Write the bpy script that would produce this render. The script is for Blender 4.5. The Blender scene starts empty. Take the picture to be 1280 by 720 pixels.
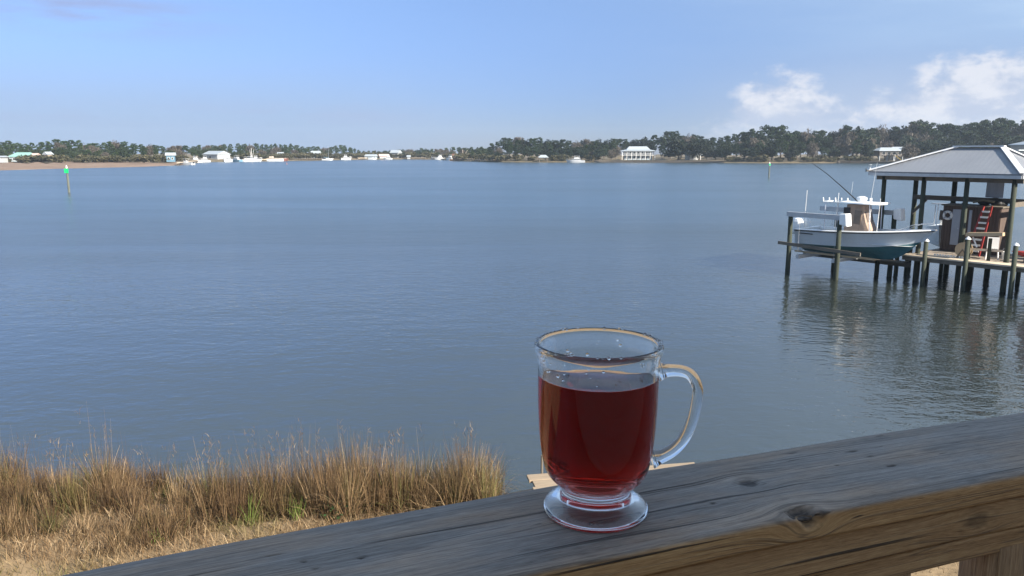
import bpy, bmesh, math, random
import numpy as np
from mathutils import Vector, Matrix, noise as mn

random.seed(7)
rng = np.random.default_rng(7)
S = bpy.context.scene
C = S.collection
R = math.radians
PI = math.pi

# ------------------------------------------------------------------ camera
CAM_H = 6.5
PITCH = 10.262
cd = bpy.data.cameras.new('camera')
cd.sensor_width = 36.0
cd.lens = 950 / 1280 * 36
cd.clip_start = 0.02
cd.clip_end = 6000
cam = bpy.data.objects.new('camera', cd)
cam.location = (0, 0, CAM_H)
cam.rotation_euler = (R(90 - PITCH), 0, 0)
C.objects.link(cam)
S.camera = cam

# ------------------------------------------------------------------ exposure
S.view_settings.view_transform = 'Standard'
S.view_settings.look = 'None'
S.view_settings.exposure = 1.8
S.view_settings.gamma = 1.0
S.view_settings.use_curve_mapping = False
S.cycles.max_bounces = 24
S.cycles.transmission_bounces = 24
S.cycles.glossy_bounces = 8
S.cycles.diffuse_bounces = 4
S.cycles.transparent_max_bounces = 16
S.cycles.volume_bounces = 0
S.cycles.use_denoising = True
S.cycles.blur_glossy = 0.3
S.cycles.sample_clamp_indirect = 8.0

# ------------------------------------------------------------------ sun and sky
SUN_AZ, SUN_EL = 130.0, 30.0        # azimuth clockwise from the view direction (+Y)
ld = bpy.data.lights.new('sun', 'SUN')
ld.energy = 3.6
ld.angle = R(0.5)
ld.color = (1.0, 0.90, 0.76)
sun = bpy.data.objects.new('sun', ld)
sdir = Vector((math.sin(R(SUN_AZ)) * math.cos(R(SUN_EL)), math.cos(R(SUN_AZ)) * math.cos(R(SUN_EL)), math.sin(R(SUN_EL))))
sun.rotation_euler = sdir.to_track_quat('Z', 'Y').to_euler()
sun.location = (60, -10, 60)
C.objects.link(sun)


class NT:
    """tiny helper for node trees"""
    def __init__(s, tree):
        s.t = tree
        s.n = tree.nodes
        s.l = tree.links
        s.n.clear()

    def new(s, typ, **kw):
        nd = s.n.new(typ)
        for k, v in kw.items():
            setattr(nd, k, v)
        return nd

    def put(s, sock, val):
        if hasattr(val, 'is_output') or isinstance(val, bpy.types.NodeSocket):
            s.l.new(val, sock)
        elif val is not None:
            sock.default_value = val

    def math(s, op, a, b=None, c=None, clamp=False):
        nd = s.n.new('ShaderNodeMath')
        nd.operation = op
        nd.use_clamp = clamp
        s.put(nd.inputs[0], a)
        if b is not None:
            s.put(nd.inputs[1], b)
        if c is not None:
            s.put(nd.inputs[2], c)
        return nd.outputs[0]

    def mixc(s, fac, a, b, blend='MIX'):
        nd = s.n.new('ShaderNodeMix')
        nd.data_type = 'RGBA'
        nd.blend_type = blend
        s.put(nd.inputs[0], fac)
        for sock, v in ((nd.inputs[6], a), (nd.inputs[7], b)):
            if isinstance(v, tuple) and len(v) == 3:
                v = v + (1,)
            s.put(sock, v)
        return nd.outputs[2]

    def noise(s, vec, scale, detail=3, rough=0.55, dist=0.0):
        nd = s.n.new('ShaderNodeTexNoise')
        s.put(nd.inputs['Vector'], vec)
        nd.inputs['Scale'].default_value = scale
        nd.inputs['Detail'].default_value = detail
        nd.inputs['Roughness'].default_value = rough
        nd.inputs['Distortion'].default_value = dist
        return nd.outputs['Fac']

    def mapping(s, vec, scale=(1, 1, 1), loc=(0, 0, 0), rot=(0, 0, 0)):
        nd = s.n.new('ShaderNodeMapping')
        s.put(nd.inputs['Vector'], vec)
        nd.inputs['Scale'].default_value = scale
        nd.inputs['Location'].default_value = loc
        nd.inputs['Rotation'].default_value = rot
        return nd.outputs[0]

    def ramp(s, fac, stops, interp='LINEAR'):
        nd = s.n.new('ShaderNodeValToRGB')
        s.put(nd.inputs[0], fac)
        cr = nd.color_ramp
        cr.interpolation = interp
        while len(cr.elements) < len(stops):
            cr.elements.new(0.5)
        for e, (p, c) in zip(cr.elements, stops):
            e.position = p
            if not isinstance(c, tuple):
                c = (c, c, c)
            e.color = c + (1,) if len(c) == 3 else c
        return nd.outputs[0]

    def sstep(s, x, lo, hi):
        nd = s.n.new('ShaderNodeMapRange')
        nd.interpolation_type = 'SMOOTHSTEP'
        s.put(nd.inputs['Value'], x)
        nd.inputs['From Min'].default_value = lo
        nd.inputs['From Max'].default_value = hi
        return nd.outputs['Result']


world = bpy.data.worlds.new('World')
S.world = world
world.use_nodes = True
w = NT(world.node_tree)
sky = w.new('ShaderNodeTexSky', sky_type='NISHITA')
sky.sun_disc = False
sky.sun_elevation = R(SUN_EL)
sky.sun_rotation = R(SUN_AZ)
sky.altitude = 0
sky.air_density = 1.0
sky.dust_density = 0.15
sky.ozone_density = 1.6
dirv = w.new('ShaderNodeTexCoord').outputs['Generated']
sep = w.new('ShaderNodeSeparateXYZ')
w.l.new(dirv, sep.inputs[0])
azd = w.math('MULTIPLY', w.math('ARCTAN2', sep.outputs[0], sep.outputs[1]), 180 / PI)
eld = w.math('MULTIPLY', w.math('ARCSINE', sep.outputs[2]), 180 / PI)
comb = w.new('ShaderNodeCombineXYZ')
w.l.new(azd, comb.inputs[0])
w.l.new(eld, comb.inputs[1])
ang = comb.outputs[0]


def gauss(x, c, wd):
    d = w.math('DIVIDE', w.math('SUBTRACT', x, c), wd)
    return w.math('POWER', 2.718, w.math('MULTIPLY', w.math('MULTIPLY', d, d), -1.0))


# heaped clouds low over the right-hand shore, thinning to the left; the same scattered bank goes on all round the sky
az2 = w.new('ShaderNodeCombineXYZ')
w.l.new(w.math('MULTIPLY', azd, 0.17), az2.inputs[0])
w.l.new(w.math('MULTIPLY', eld, 0.0), az2.inputs[1])
topn = w.noise(az2.outputs[0], 1.0, 2, 0.5)
bank = w.math('ADD', w.sstep(azd, 7, 26), w.math('MULTIPLY', w.sstep(azd, -70, -130), 0.7))
puff = w.noise(w.mapping(ang, (0.40, 0.66, 1), (3.2, 1.1, 0)), 1.0, 8, 0.60, 0.1)
puffb = w.noise(w.mapping(ang, (0.14, 0.32, 1), (1.7, 6.1, 0)), 1.0, 4, 0.5)
# elevation of the cloud tops: two humps (azimuth 18 and 31 deg) like the photo's pair of heaps, and others beyond
hump = w.math('ADD', w.math('ADD', w.math('MULTIPLY', gauss(azd, 18.3, 4.0), 5.0), w.math('MULTIPLY', gauss(azd, 31.0, 6.5), 5.4)),
              w.math('ADD', w.math('MULTIPLY', gauss(azd, 52, 10), 5.0), w.math('MULTIPLY', w.math('MULTIPLY', topn, bank), 2.4)))
edge = w.math('SUBTRACT', w.math('ADD', hump, w.math('MULTIPLY', w.math('SUBTRACT', puff, 0.5), 7.0)), eld)
cum = w.sstep(edge, -0.25, 2.2)
cum = w.math('MULTIPLY', cum, w.sstep(eld, 0.3, 2.4))
cum = w.math('MULTIPLY', cum, w.math('MULTIPLY', w.sstep(puffb, 0.0, 0.38), 0.92))
lowveil = w.math('MULTIPLY', w.math('MULTIPLY', w.sstep(eld, 8.0, 2.0), bank), 0.75)
# thin streaks: one high on the left, low ones over the left-hand shore
st_n = w.noise(w.mapping(ang, (0.10, 0.62, 1), (9.3, 2.0, 0)), 1.0, 5, 0.55)
st1 = w.math('MULTIPLY', w.math('MULTIPLY', gauss(azd, -28.0, 7.0), gauss(eld, 8.6, 1.15)), w.sstep(st_n, 0.36, 0.62))
st2 = w.math('MULTIPLY', w.math('MULTIPLY', gauss(eld, 2.5, 0.75), w.sstep(azd, 0, -18)), w.sstep(st_n, 0.40, 0.66))
st3 = w.math('MULTIPLY', w.math('MULTIPLY', gauss(eld, 26.0, 9.0), 0.4), w.sstep(st_n, 0.52, 0.75))
c_high = w.math('MULTIPLY', w.math('ADD', st1, w.math('MULTIPLY', st3, 0.5)), 0.85)
c_low = w.math('MULTIPLY', st2, 0.70)
col = sky.outputs[0]
gain = w.mixc(w.sstep(eld, 0, 14), (0.285, 0.365, 0.68), (0.60, 0.66, 0.86))
col = w.mixc(1.0, col, gain, 'MULTIPLY')
highveil = w.math('MULTIPLY', w.math('MULTIPLY', gauss(azd, 40, 22), gauss(eld, 14, 9)), w.math('ADD', 0.75, w.math('MULTIPLY', w.sstep(st_n, 0.35, 0.7), 0.25)))
sheet = w.math('MULTIPLY', w.sstep(eld, 9.5, 24), w.math('ADD', 0.60, w.math('MULTIPLY', w.sstep(st_n, 0.35, 0.7), 0.35)))
col = w.mixc(sheet, col, (3.1, 4.25, 5.8))
col = w.mixc(highveil, col, (3.45, 4.5, 5.7))
col = w.mixc(lowveil, col, (3.0, 3.55, 4.65))
lowleft = w.math('MULTIPLY', w.math('MULTIPLY', w.sstep(eld, 7.5, 1.0), w.sstep(azd, 4, -18)), 0.75)
col = w.mixc(lowleft, col, (2.3, 3.1, 4.5))
col = w.mixc(c_high, col, (2.2, 2.6, 4.1))
col = w.mixc(c_low, col, (2.5, 3.05, 4.4))
lit = w.sstep(puff, 0.40, 0.62)
col = w.mixc(cum, col, w.mixc(lit, (3.2, 3.65, 4.6), (4.7, 4.85, 5.3)))
bg = w.new('ShaderNodeBackground')
w.l.new(col, bg.inputs[0])
bg.inputs[1].default_value = 0.05
wo = w.new('ShaderNodeOutputWorld')
w.l.new(bg.outputs[0], wo.inputs[0])

# ------------------------------------------------------------------ projection (used to survey where things stand)
FP = 950.0
cp, sp = math.cos(R(PITCH)), math.sin(R(PITCH))


def U(px, py, z=0.0):
    """the place at height z seen at photo pixel (px, py)"""
    x = (px - 640) / FP
    y = (py - 360) / FP
    k = (CAM_H - z) / (sp + y * cp)
    return Vector((x * k, (cp - y * sp) * k, z))


# ------------------------------------------------------------------ helpers: objects
def link(name, me, m=None, parent=None):
    o = bpy.data.objects.new(name, me)
    C.objects.link(o)
    if m is not None and me is not None:
        if len(me.materials) == 0:
            me.materials.append(m)
    if parent is not None:
        o.parent = parent
    return o


def thing(name, label, cat, loc=(0, 0, 0), rz=0.0, group=None):
    o = bpy.data.objects.new(name, None)
    C.objects.link(o)
    o.location = loc
    o.rotation_euler = (0, 0, rz)
    o.empty_display_size = 0.2
    tag(o, label, cat, group)
    return o


def tag(o, label, cat, group=None):
    o['label'] = label
    o['category'] = cat
    if group:
        o['group'] = group
    return o


def kind(o, k):
    o['kind'] = k
    return o


def dup(o, parent=None):
    c = o.copy()
    C.objects.link(c)
    if parent is not None:
        c.parent = parent
    for ch in list(o.children):
        dup(ch, c)
    return c


class MB:
    """collects shapes into one mesh"""
    def __init__(s):
        s.v = []
        s.f = []

    def add(s, vs, fs):
        b = len(s.v)
        s.v.extend([tuple(p) for p in vs])
        s.f.extend([tuple(i + b for i in f) for f in fs])
        return s

    def box(s, c, size, rz=0.0, ry=0.0, rx=0.0, taper=1.0):
        hx, hy, hz = size[0] / 2, size[1] / 2, size[2] / 2
        M = Matrix.Translation(c) @ Matrix.Rotation(rz, 4, 'Z') @ Matrix.Rotation(ry, 4, 'Y') @ Matrix.Rotation(rx, 4, 'X')
        vs = []
        for z in (-hz, hz):
            k = taper if z > 0 else 1.0
            for x, y in ((-hx, -hy), (hx, -hy), (hx, hy), (-hx, hy)):
                vs.append(M @ Vector((x * k, y * k, z)))
        return s.add(vs, [(3, 2, 1, 0), (4, 5, 6, 7), (0, 1, 5, 4), (1, 2, 6, 5), (2, 3, 7, 6), (3, 0, 4, 7)])

    def bbox(s, lo, hi):
        return s.box([(a + b) / 2 for a, b in zip(lo, hi)], [abs(b - a) for a, b in zip(lo, hi)])

    def bar(s, p, q, wd, h, up=(0, 0, 1)):
        p, q = Vector(p), Vector(q)
        d = (q - p).normalized()
        sd = d.cross(Vector(up))
        if sd.length < 1e-4:
            sd = Vector((1, 0, 0))
        sd.normalize()
        u = sd.cross(d)
        vs = []
        for e in (p, q):
            for a, b in ((-1, -1), (1, -1), (1, 1), (-1, 1)):
                vs.append(e + sd * a * wd / 2 + u * b * h / 2)
        return s.add(vs, [(3, 2, 1, 0), (4, 5, 6, 7), (0, 1, 5, 4), (1, 2, 6, 5), (2, 3, 7, 6), (3, 0, 4, 7)])

    def tube(s, pts, r, n=8, cap=True):
        pts = [Vector(p) for p in pts]
        if not hasattr(r, '__len__'):
            r = [r] * len(pts)
        prev = None
        rings = []
        for i, p in enumerate(pts):
            d = (pts[min(i + 1, len(pts) - 1)] - pts[max(i - 1, 0)]).normalized()
            if prev is None:
                a = d.cross(Vector((0.31, 0.17, 0.93)))
                if a.length < 1e-3:
                    a = d.cross(Vector((1, 0, 0)))
            else:
                a = prev - d * prev.dot(d)
            a.normalize()
            prev = a
            b = d.cross(a)
            rings.append([p + (a * math.cos(2 * PI * k / n) + b * math.sin(2 * PI * k / n)) * r[i] for k in range(n)])
        vs = [q for rg in rings for q in rg]
        fs = []
        for i in range(len(pts) - 1):
            for k in range(n):
                k2 = (k + 1) % n
                fs.append((i * n + k, i * n + k2, (i + 1) * n + k2, (i + 1) * n + k))
        if cap:
            fs.append(tuple(range(n - 1, -1, -1)))
            fs.append(tuple((len(pts) - 1) * n + k for k in range(n)))
        return s.add(vs, fs)

    def lathe(s, prof, n=16, c=(0, 0, 0)):
        vs, fs, rows = [], [], []
        for r, z in prof:
            if r < 1e-6:
                rows.append([len(vs)])
                vs.append((c[0], c[1], c[2] + z))
            else:
                rows.append(list(range(len(vs), len(vs) + n)))
                for k in range(n):
                    t = 2 * PI * k / n
                    vs.append((c[0] + r * math.cos(t), c[1] + r * math.sin(t), c[2] + z))
        for A, B in zip(rows[:-1], rows[1:]):
            for k in range(n):
                k2 = (k + 1) % n
                if len(A) == 1 and len(B) == 1:
                    continue
                if len(A) == 1:
                    fs.append((A[0], B[k2], B[k]))
                elif len(B) == 1:
                    fs.append((A[k], A[k2], B[0]))
                else:
                    fs.append((A[k], A[k2], B[k2], B[k]))
        return s.add(vs, fs)

    def ball(s, c, r, n=10, m=7, sc=(1, 1, 1)):
        prof = [(math.sin(PI * i / m), -math.cos(PI * i / m)) for i in range(m + 1)]
        prof[0] = (0, -1)
        prof[-1] = (0, 1)
        t = MB().lathe(prof, n)
        return s.add([(c[0] + x * r * sc[0], c[1] + y * r * sc[1], c[2] + z * r * sc[2]) for x, y, z in t.v], t.f)

    def prism(s, poly, z0, z1):
        n = len(poly)
        vs = [(x, y, z0) for x, y in poly] + [(x, y, z1) for x, y in poly]
        fs = [tuple(range(n - 1, -1, -1)), tuple(range(n, 2 * n))]
        for i in range(n):
            j = (i + 1) % n
            fs.append((i, j, n + j, n + i))
        return s.add(vs, fs)

    def loft(s, rows, close=False):
        n = len(rows[0])
        vs = [p for r_ in rows for p in r_]
        fs = []
        for i in range(len(rows) - 1):
            for k in range(n if close else n - 1):
                k2 = (k + 1) % n
                fs.append((i * n + k, i * n + k2, (i + 1) * n + k2, (i + 1) * n + k))
        return s.add(vs, fs)

    def mesh(s, name, smooth=False, fix=True):
        me = bpy.data.meshes.new(name)
        me.from_pydata(s.v, [], s.f)
        if fix:
            bm = bmesh.new()
            bm.from_mesh(me)
            bmesh.ops.recalc_face_normals(bm, faces=bm.faces)
            bm.to_mesh(me)
            bm.free()
        if smooth:
            me.polygons.foreach_set('use_smooth', [True] * len(me.polygons))
        me.update()
        return me

    def build(s, name, m, parent=None, smooth=False, bevel=0.0, fix=True):
        o = link(name, s.mesh(name, smooth, fix), m, parent)
        if bevel:
            md = o.modifiers.new('bevel', 'BEVEL')
            md.width = bevel
            md.segments = 2
            md.limit_method = 'ANGLE'
            md.angle_limit = R(40)
        return o


def np_mesh(name, V, F, attrs=None, smooth=False):
    """fast mesh from numpy: V (n,3); F (m,k) all faces with k corners"""
    me = bpy.data.meshes.new(name)
    V = np.asarray(V, dtype=np.float32)
    F = np.asarray(F, dtype=np.int32)
    k = F.shape[1]
    me.vertices.add(len(V))
    me.vertices.foreach_set('co', V.ravel())
    me.loops.add(F.size)
    me.loops.foreach_set('vertex_index', F.ravel())
    me.polygons.add(len(F))
    me.polygons.foreach_set('loop_start', np.arange(0, F.size, k, dtype=np.int32))
    me.polygons.foreach_set('loop_total', np.full(len(F), k, dtype=np.int32))
    if smooth:
        me.polygons.foreach_set('use_smooth', np.ones(len(F), dtype=bool))
    for nm, (typ, arr) in (attrs or {}).items():
        at = me.attributes.new(nm, typ, 'POINT')
        at.data.foreach_set('value' if typ == 'FLOAT' else 'vector', np.asarray(arr, dtype=np.float32).ravel())
    me.update(calc_edges=True)
    me.validate()
    return me


# ------------------------------------------------------------------ helpers: materials
def pbsdf(t, base, rough=0.6, metal=0.0, normal=None, **kw):
    b = t.new('ShaderNodeBsdfPrincipled')
    if isinstance(base, tuple) and len(base) == 3:
        base = base + (1,)
    t.put(b.inputs['Base Color'], base)
    t.put(b.inputs['Roughness'], rough)
    b.inputs['Metallic'].default_value = metal
    if normal is not None:
        t.put(b.inputs['Normal'], normal)
    for k, v in kw.items():
        t.put(b.inputs[k.replace('_', ' ')], v)
    return b


def out(t, sh, vol=None):
    o = t.new('ShaderNodeOutputMaterial')
    if sh is not None:
        t.l.new(sh, o.inputs['Surface'])
    if vol is not None:
        t.l.new(vol, o.inputs['Volume'])


def newmat(name):
    m = bpy.data.materials.new(name)
    m.use_nodes = True
    return m, NT(m.node_tree)


def bump(t, h, strength=0.5, dist=0.01, normal=None):
    b = t.new('ShaderNodeBump')
    b.inputs['Strength'].default_value = strength
    b.inputs['Distance'].default_value = dist
    t.l.new(h, b.inputs['Height'])
    if normal is not None:
        t.l.new(normal, b.inputs['Normal'])
    return b.outputs[0]


def mat(name, c, rough=0.6, metal=0.0, var=0.18, scale=3.0, bmp=0.0, stretch=(1, 1, 1), **kw):
    """plain painted / natural surface with uneven tone and faint relief"""
    m, t = newmat(name)
    co = t.new('ShaderNodeTexCoord').outputs['Object']
    v = t.mapping(co, stretch)
    n1 = t.noise(v, scale, 5, 0.6)
    n2 = t.noise(v, scale * 7.3, 3, 0.6)
    f = t.math('ADD', t.math('MULTIPLY', n1, 0.65), t.math('MULTIPLY', n2, 0.35))
    lo = tuple(max(0, x * (1 - var * 1.6)) for x in c)
    hi = tuple(min(1, x * (1 + var * 1.2)) for x in c)
    colr = t.ramp(f, [(0.25, lo), (0.5, c), (0.75, hi)])
    rr = t.math('ADD', t.math('MULTIPLY', n1, 0.16), rough - 0.08, clamp=True)
    nrm = bump(t, f, 0.6, bmp) if bmp else None
    out(t, pbsdf(t, colr, rr, metal, nrm, **kw).outputs[0])
    return m


def leafmat(name, cols, trans=0.25, rough=0.65):
    """foliage: tone differs from leaf to leaf and clump to clump"""
    m, t = newmat(name)
    g = t.new('ShaderNodeNewGeometry')
    oi = t.new('ShaderNodeObjectInfo').outputs['Random']
    co = t.new('ShaderNodeTexCoord').outputs['Object']
    n = t.noise(co, 0.55, 3, 0.6)
    f = t.math('ADD', t.math('MULTIPLY', g.outputs['Random Per Island'], 0.35), t.math('ADD', t.math('MULTIPLY', n, 0.45), t.math('MULTIPLY', oi, 0.3)))
    k = len(cols)
    colr = t.ramp(f, [(0.15 + 0.75 * i / (k - 1), c) for i, c in enumerate(cols)])
    b = pbsdf(t, colr, rough)
    b.inputs['Specular IOR Level'].default_value = 0.25
    tr = t.new('ShaderNodeBsdfTranslucent')
    t.l.new(colr, tr.inputs[0])
    mx = t.new('ShaderNodeMixShader')
    mx.inputs[0].default_value = trans
    t.l.new(b.outputs[0], mx.inputs[1])
    t.l.new(tr.outputs[0], mx.inputs[2])
    out(t, mx.outputs[0])
    return m


M = {}
M['white_gel'] = mat('white_gelcoat', (0.74, 0.76, 0.76), 0.28, var=0.05, scale=1.2)
M['boat_white'] = mat('far_boat_white', (0.44, 0.46, 0.48), 0.35, var=0.08, scale=1.2)
M['hull_grey'] = mat('pale_grey_gelcoat', (0.47, 0.51, 0.54), 0.3, var=0.07, scale=0.9)
M['teal_paint'] = mat('teal_bottom_paint', (0.035, 0.12, 0.15), 0.5, var=0.25, scale=2)
M['dark_paint'] = mat('dark_rubber', (0.02, 0.022, 0.025), 0.6)
M['canvas'] = mat('tan_canvas', (0.33, 0.25, 0.20), 0.9, var=0.22, scale=3.5, bmp=0.01)
M['clear_vinyl'] = mat('smoky_vinyl_window', (0.16, 0.13, 0.11), 0.25, var=0.3, scale=2)
M['white_paint'] = mat('white_paint', (0.72, 0.72, 0.70), 0.5, var=0.07, scale=3)
M['alu'] = mat('aluminium', (0.55, 0.57, 0.60), 0.38, 0.85, var=0.1)
M['galv'] = mat('galvanised_beam', (0.42, 0.43, 0.44), 0.5, 0.4, var=0.15)
M['pile'] = mat('treated_pile_wood', (0.030, 0.038, 0.026), 0.85, var=0.35, scale=2.2, bmp=0.02, stretch=(4, 4, 0.7))
M['dock_dark'] = mat('weathered_dock_timber', (0.12, 0.105, 0.085), 0.85, var=0.3, scale=2.5, bmp=0.01)
M['dock_pale'] = mat('pale_dock_board', (0.55, 0.46, 0.35), 0.8, var=0.2, scale=2.5, bmp=0.006)
M['plank_deck'] = mat('dock_deck_board', (0.24, 0.205, 0.17), 0.85, var=0.3, scale=1.7, bmp=0.006)
M['shed'] = mat('brown_shed_board', (0.085, 0.060, 0.050), 0.8, var=0.25, scale=2, bmp=0.01, stretch=(3, 3, 0.4))
M['roof_metal'] = mat('grey_ribbed_roof_metal', (0.215, 0.23, 0.255), 0.5, 0.1, var=0.07, scale=0.8)
M['roof_trim'] = mat('pale_roof_trim', (0.66, 0.67, 0.68), 0.4, 0.1, var=0.05)
M['red'] = mat('red_fibreglass', (0.32, 0.035, 0.03), 0.5, var=0.12)
M['tan_board'] = mat('tan_board', (0.40, 0.30, 0.19), 0.75, var=0.15)
M['grey_panel'] = mat('grey_blue_panel', (0.30, 0.33, 0.38), 0.5, var=0.08)
M['rope'] = mat('tan_rope', (0.25, 0.21, 0.14), 0.9, var=0.3, scale=30)
M['black_plastic'] = mat('black_plastic', (0.015, 0.016, 0.02), 0.35)
M['green_sign'] = mat('green_daymark', (0.005, 0.42, 0.12), 0.45, var=0.06)
M['grey_pile'] = mat('grey_marker_pile', (0.095, 0.105, 0.085), 0.85, var=0.3, scale=2)
M['house_white'] = mat('white_siding', (0.38, 0.40, 0.41), 0.6, var=0.06, scale=0.6)
M['house_grey'] = mat('grey_blue_siding', (0.30, 0.36, 0.40), 0.65, var=0.1, scale=0.5)
M['house_blue'] = mat('blue_siding', (0.09, 0.19, 0.27), 0.65, var=0.1, scale=0.5)
M['house_brown'] = mat('dark_brown_siding', (0.085, 0.075, 0.07), 0.7, var=0.15, scale=0.5)
M['house_tan'] = mat('tan_siding', (0.40, 0.33, 0.26), 0.7, var=0.1, scale=0.5)
M['far_roof_pale'] = mat('pale_metal_roof', (0.36, 0.40, 0.43), 0.45, 0.15, var=0.07, scale=0.4)
M['far_roof_green'] = mat('green_metal_roof', (0.20, 0.36, 0.32), 0.5, var=0.1, scale=0.3)
M['far_roof_pink'] = mat('faded_pink_roof', (0.55, 0.40, 0.36), 0.7, var=0.1, scale=0.3)
M['far_glass'] = mat('dark_window_glass', (0.03, 0.035, 0.04), 0.12, var=0.2)
M['yellow'] = mat('yellow_paint', (0.50, 0.36, 0.05), 0.5, var=0.1)
M['orange_steel'] = mat('rusty_orange_steel', (0.26, 0.155, 0.085), 0.7, var=0.25)
M['rust_red'] = mat('rust_red_paint', (0.24, 0.10, 0.075), 0.6, var=0.2)
M['barge_deck'] = mat('dusty_barge_deck', (0.42, 0.36, 0.30), 0.8, var=0.15)
M['seawall'] = mat('dark_seawall_timber', (0.07, 0.06, 0.05), 0.85, var=0.3, scale=1.0)
M['bark_far'] = mat('tree_bark', (0.10, 0.08, 0.065), 0.9, var=0.3, scale=1.5)
M['pine_leaf'] = leafmat('pine_needles', [(0.016, 0.036, 0.013), (0.036, 0.066, 0.022), (0.066, 0.100, 0.033)])
M['oak_leaf'] = leafmat('live_oak_leaves', [(0.017, 0.030, 0.014), (0.034, 0.052, 0.023), (0.060, 0.078, 0.036)])
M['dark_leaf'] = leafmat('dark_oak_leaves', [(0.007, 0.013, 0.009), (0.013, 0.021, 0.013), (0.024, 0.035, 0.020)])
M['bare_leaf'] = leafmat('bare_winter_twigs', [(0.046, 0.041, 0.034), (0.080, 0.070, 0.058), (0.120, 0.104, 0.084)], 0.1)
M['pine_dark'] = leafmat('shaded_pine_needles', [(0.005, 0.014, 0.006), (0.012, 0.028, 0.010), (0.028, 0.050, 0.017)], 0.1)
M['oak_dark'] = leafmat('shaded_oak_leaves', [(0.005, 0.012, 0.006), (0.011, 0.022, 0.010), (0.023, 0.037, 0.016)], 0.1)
M['bush_leaf'] = leafmat('shore_bush_leaves', [(0.040, 0.042, 0.022), (0.080, 0.078, 0.042), (0.13, 0.115, 0.068)])

# ------------------------------------------------------------------ water
m, t = newmat('water')
co = t.new('ShaderNodeTexCoord').outputs['Object']
wa = t.noise(t.mapping(co, (0.85, 1.35, 1), rot=(0, 0, R(-14))), 1.0, 3, 0.5, 0.3)
wb = t.noise(t.mapping(co, (2.3, 3.5, 1), rot=(0, 0, R(12))), 1.0, 3, 0.55, 0.2)
wc = t.noise(t.mapping(co, (0.09, 0.25, 1), rot=(0, 0, R(4))), 1.0, 3, 0.5)
gust = t.noise(t.mapping(co, (0.012, 0.045, 1), rot=(0, 0, R(-5))), 1.0, 3, 0.55, 0.4)
sp_ = t.new('ShaderNodeSeparateXYZ')
t.l.new(co, sp_.inputs[0])
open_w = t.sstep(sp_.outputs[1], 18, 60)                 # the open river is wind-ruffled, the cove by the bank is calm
ruff = t.math('MULTIPLY', t.math('ADD', 0.62, t.math('MULTIPLY', open_w, 0.75)), t.math('ADD', 0.50, t.math('MULTIPLY', t.sstep(gust, 0.35, 0.68), 0.95)))
wd = t.noise(t.mapping(co, (5.6, 8.0, 1), rot=(0, 0, R(-14))), 1.0, 2, 0.5, 0.2)
hgt = t.math('ADD', t.math('ADD', t.math('MULTIPLY', wa, 0.046), t.math('MULTIPLY', wd, 0.0085)), t.math('ADD', t.math('MULTIPLY', wb, 0.027), t.math('MULTIPLY', wc, 0.07)))
hgt = t.math('MULTIPLY', hgt, ruff)
nb = bump(t, hgt, 1.0, 1.0)
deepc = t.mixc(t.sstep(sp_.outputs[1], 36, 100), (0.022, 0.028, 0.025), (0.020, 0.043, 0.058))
rgh = t.math('ADD', 0.035, t.math('MULTIPLY', open_w, t.math('ADD', 0.15, t.math('MULTIPLY', gust, 0.12))))
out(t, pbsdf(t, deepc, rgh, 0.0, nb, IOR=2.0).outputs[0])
M['water'] = m
mb = MB()
xs = np.linspace(-900, 900, 13)
ys = np.concatenate([np.linspace(6, 120, 6), np.linspace(240, 900, 7)])
mb.loft([[(x, y, 0.0) for x in xs] for y in ys])
kind(mb.build('water', M['water'], smooth=True), 'structure')

# ------------------------------------------------------------------ near ground (the bank below the porch)
m, t = newmat('dry_lawn')
co = t.new('ShaderNodeTexCoord').outputs['Object']
n1 = t.noise(co, 1.1, 5, 0.6)
n2 = t.noise(co, 9.0, 4, 0.65)
n3 = t.noise(co, 60.0, 3, 0.7)
f = t.math('ADD', t.math('MULTIPLY', n1, 0.4), t.math('ADD', t.math('MULTIPLY', n2, 0.3), t.math('MULTIPLY', n3, 0.3)))
colr = t.ramp(f, [(0.30, (0.055, 0.042, 0.023)), (0.42, (0.14, 0.10, 0.05)), (0.52, (0.225, 0.155, 0.082)), (0.66, (0.31, 0.225, 0.125))])
sg = t.new('ShaderNodeSeparateXYZ')
t.l.new(co, sg.inputs[0])
clump_shade = t.sstep(t.math('ADD', sg.outputs[1], t.math('MULTIPLY', n1, 1.2)), 11.9, 12.4)  # soil darkened near the waterline to stand for shade between grass clumps
colr = t.mixc(clump_shade, colr, t.ramp(f, [(0.35, (0.022, 0.018, 0.013)), (0.6, (0.06, 0.047, 0.032))]))
out(t, pbsdf(t, colr, 0.95, 0, bump(t, f, 0.9, 0.03)).outputs[0])
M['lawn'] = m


def shore_y(x):
    return 13.3 + 0.35 * math.sin(x * 0.55 + 0.6) + 0.2 * math.sin(x * 1.7) + max(0, abs(x) - 9) * 0.05


def ground_z(x, y):
    d = shore_y(x) - y
    z = -0.35 + 1.05 * min(1, max(0, (d + 0.9) / 2.6)) ** 0.8 if d < 1.7 else 0.70 + 0.03 * (d - 1.7)
    return z + 0.05 * mn.noise(Vector((x * 0.7, y * 0.7, 0.3)))


mb = MB()
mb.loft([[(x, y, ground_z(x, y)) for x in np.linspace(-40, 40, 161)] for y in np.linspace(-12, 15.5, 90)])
kind(mb.build('ground', M['lawn'], smooth=True), 'structure')

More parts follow.
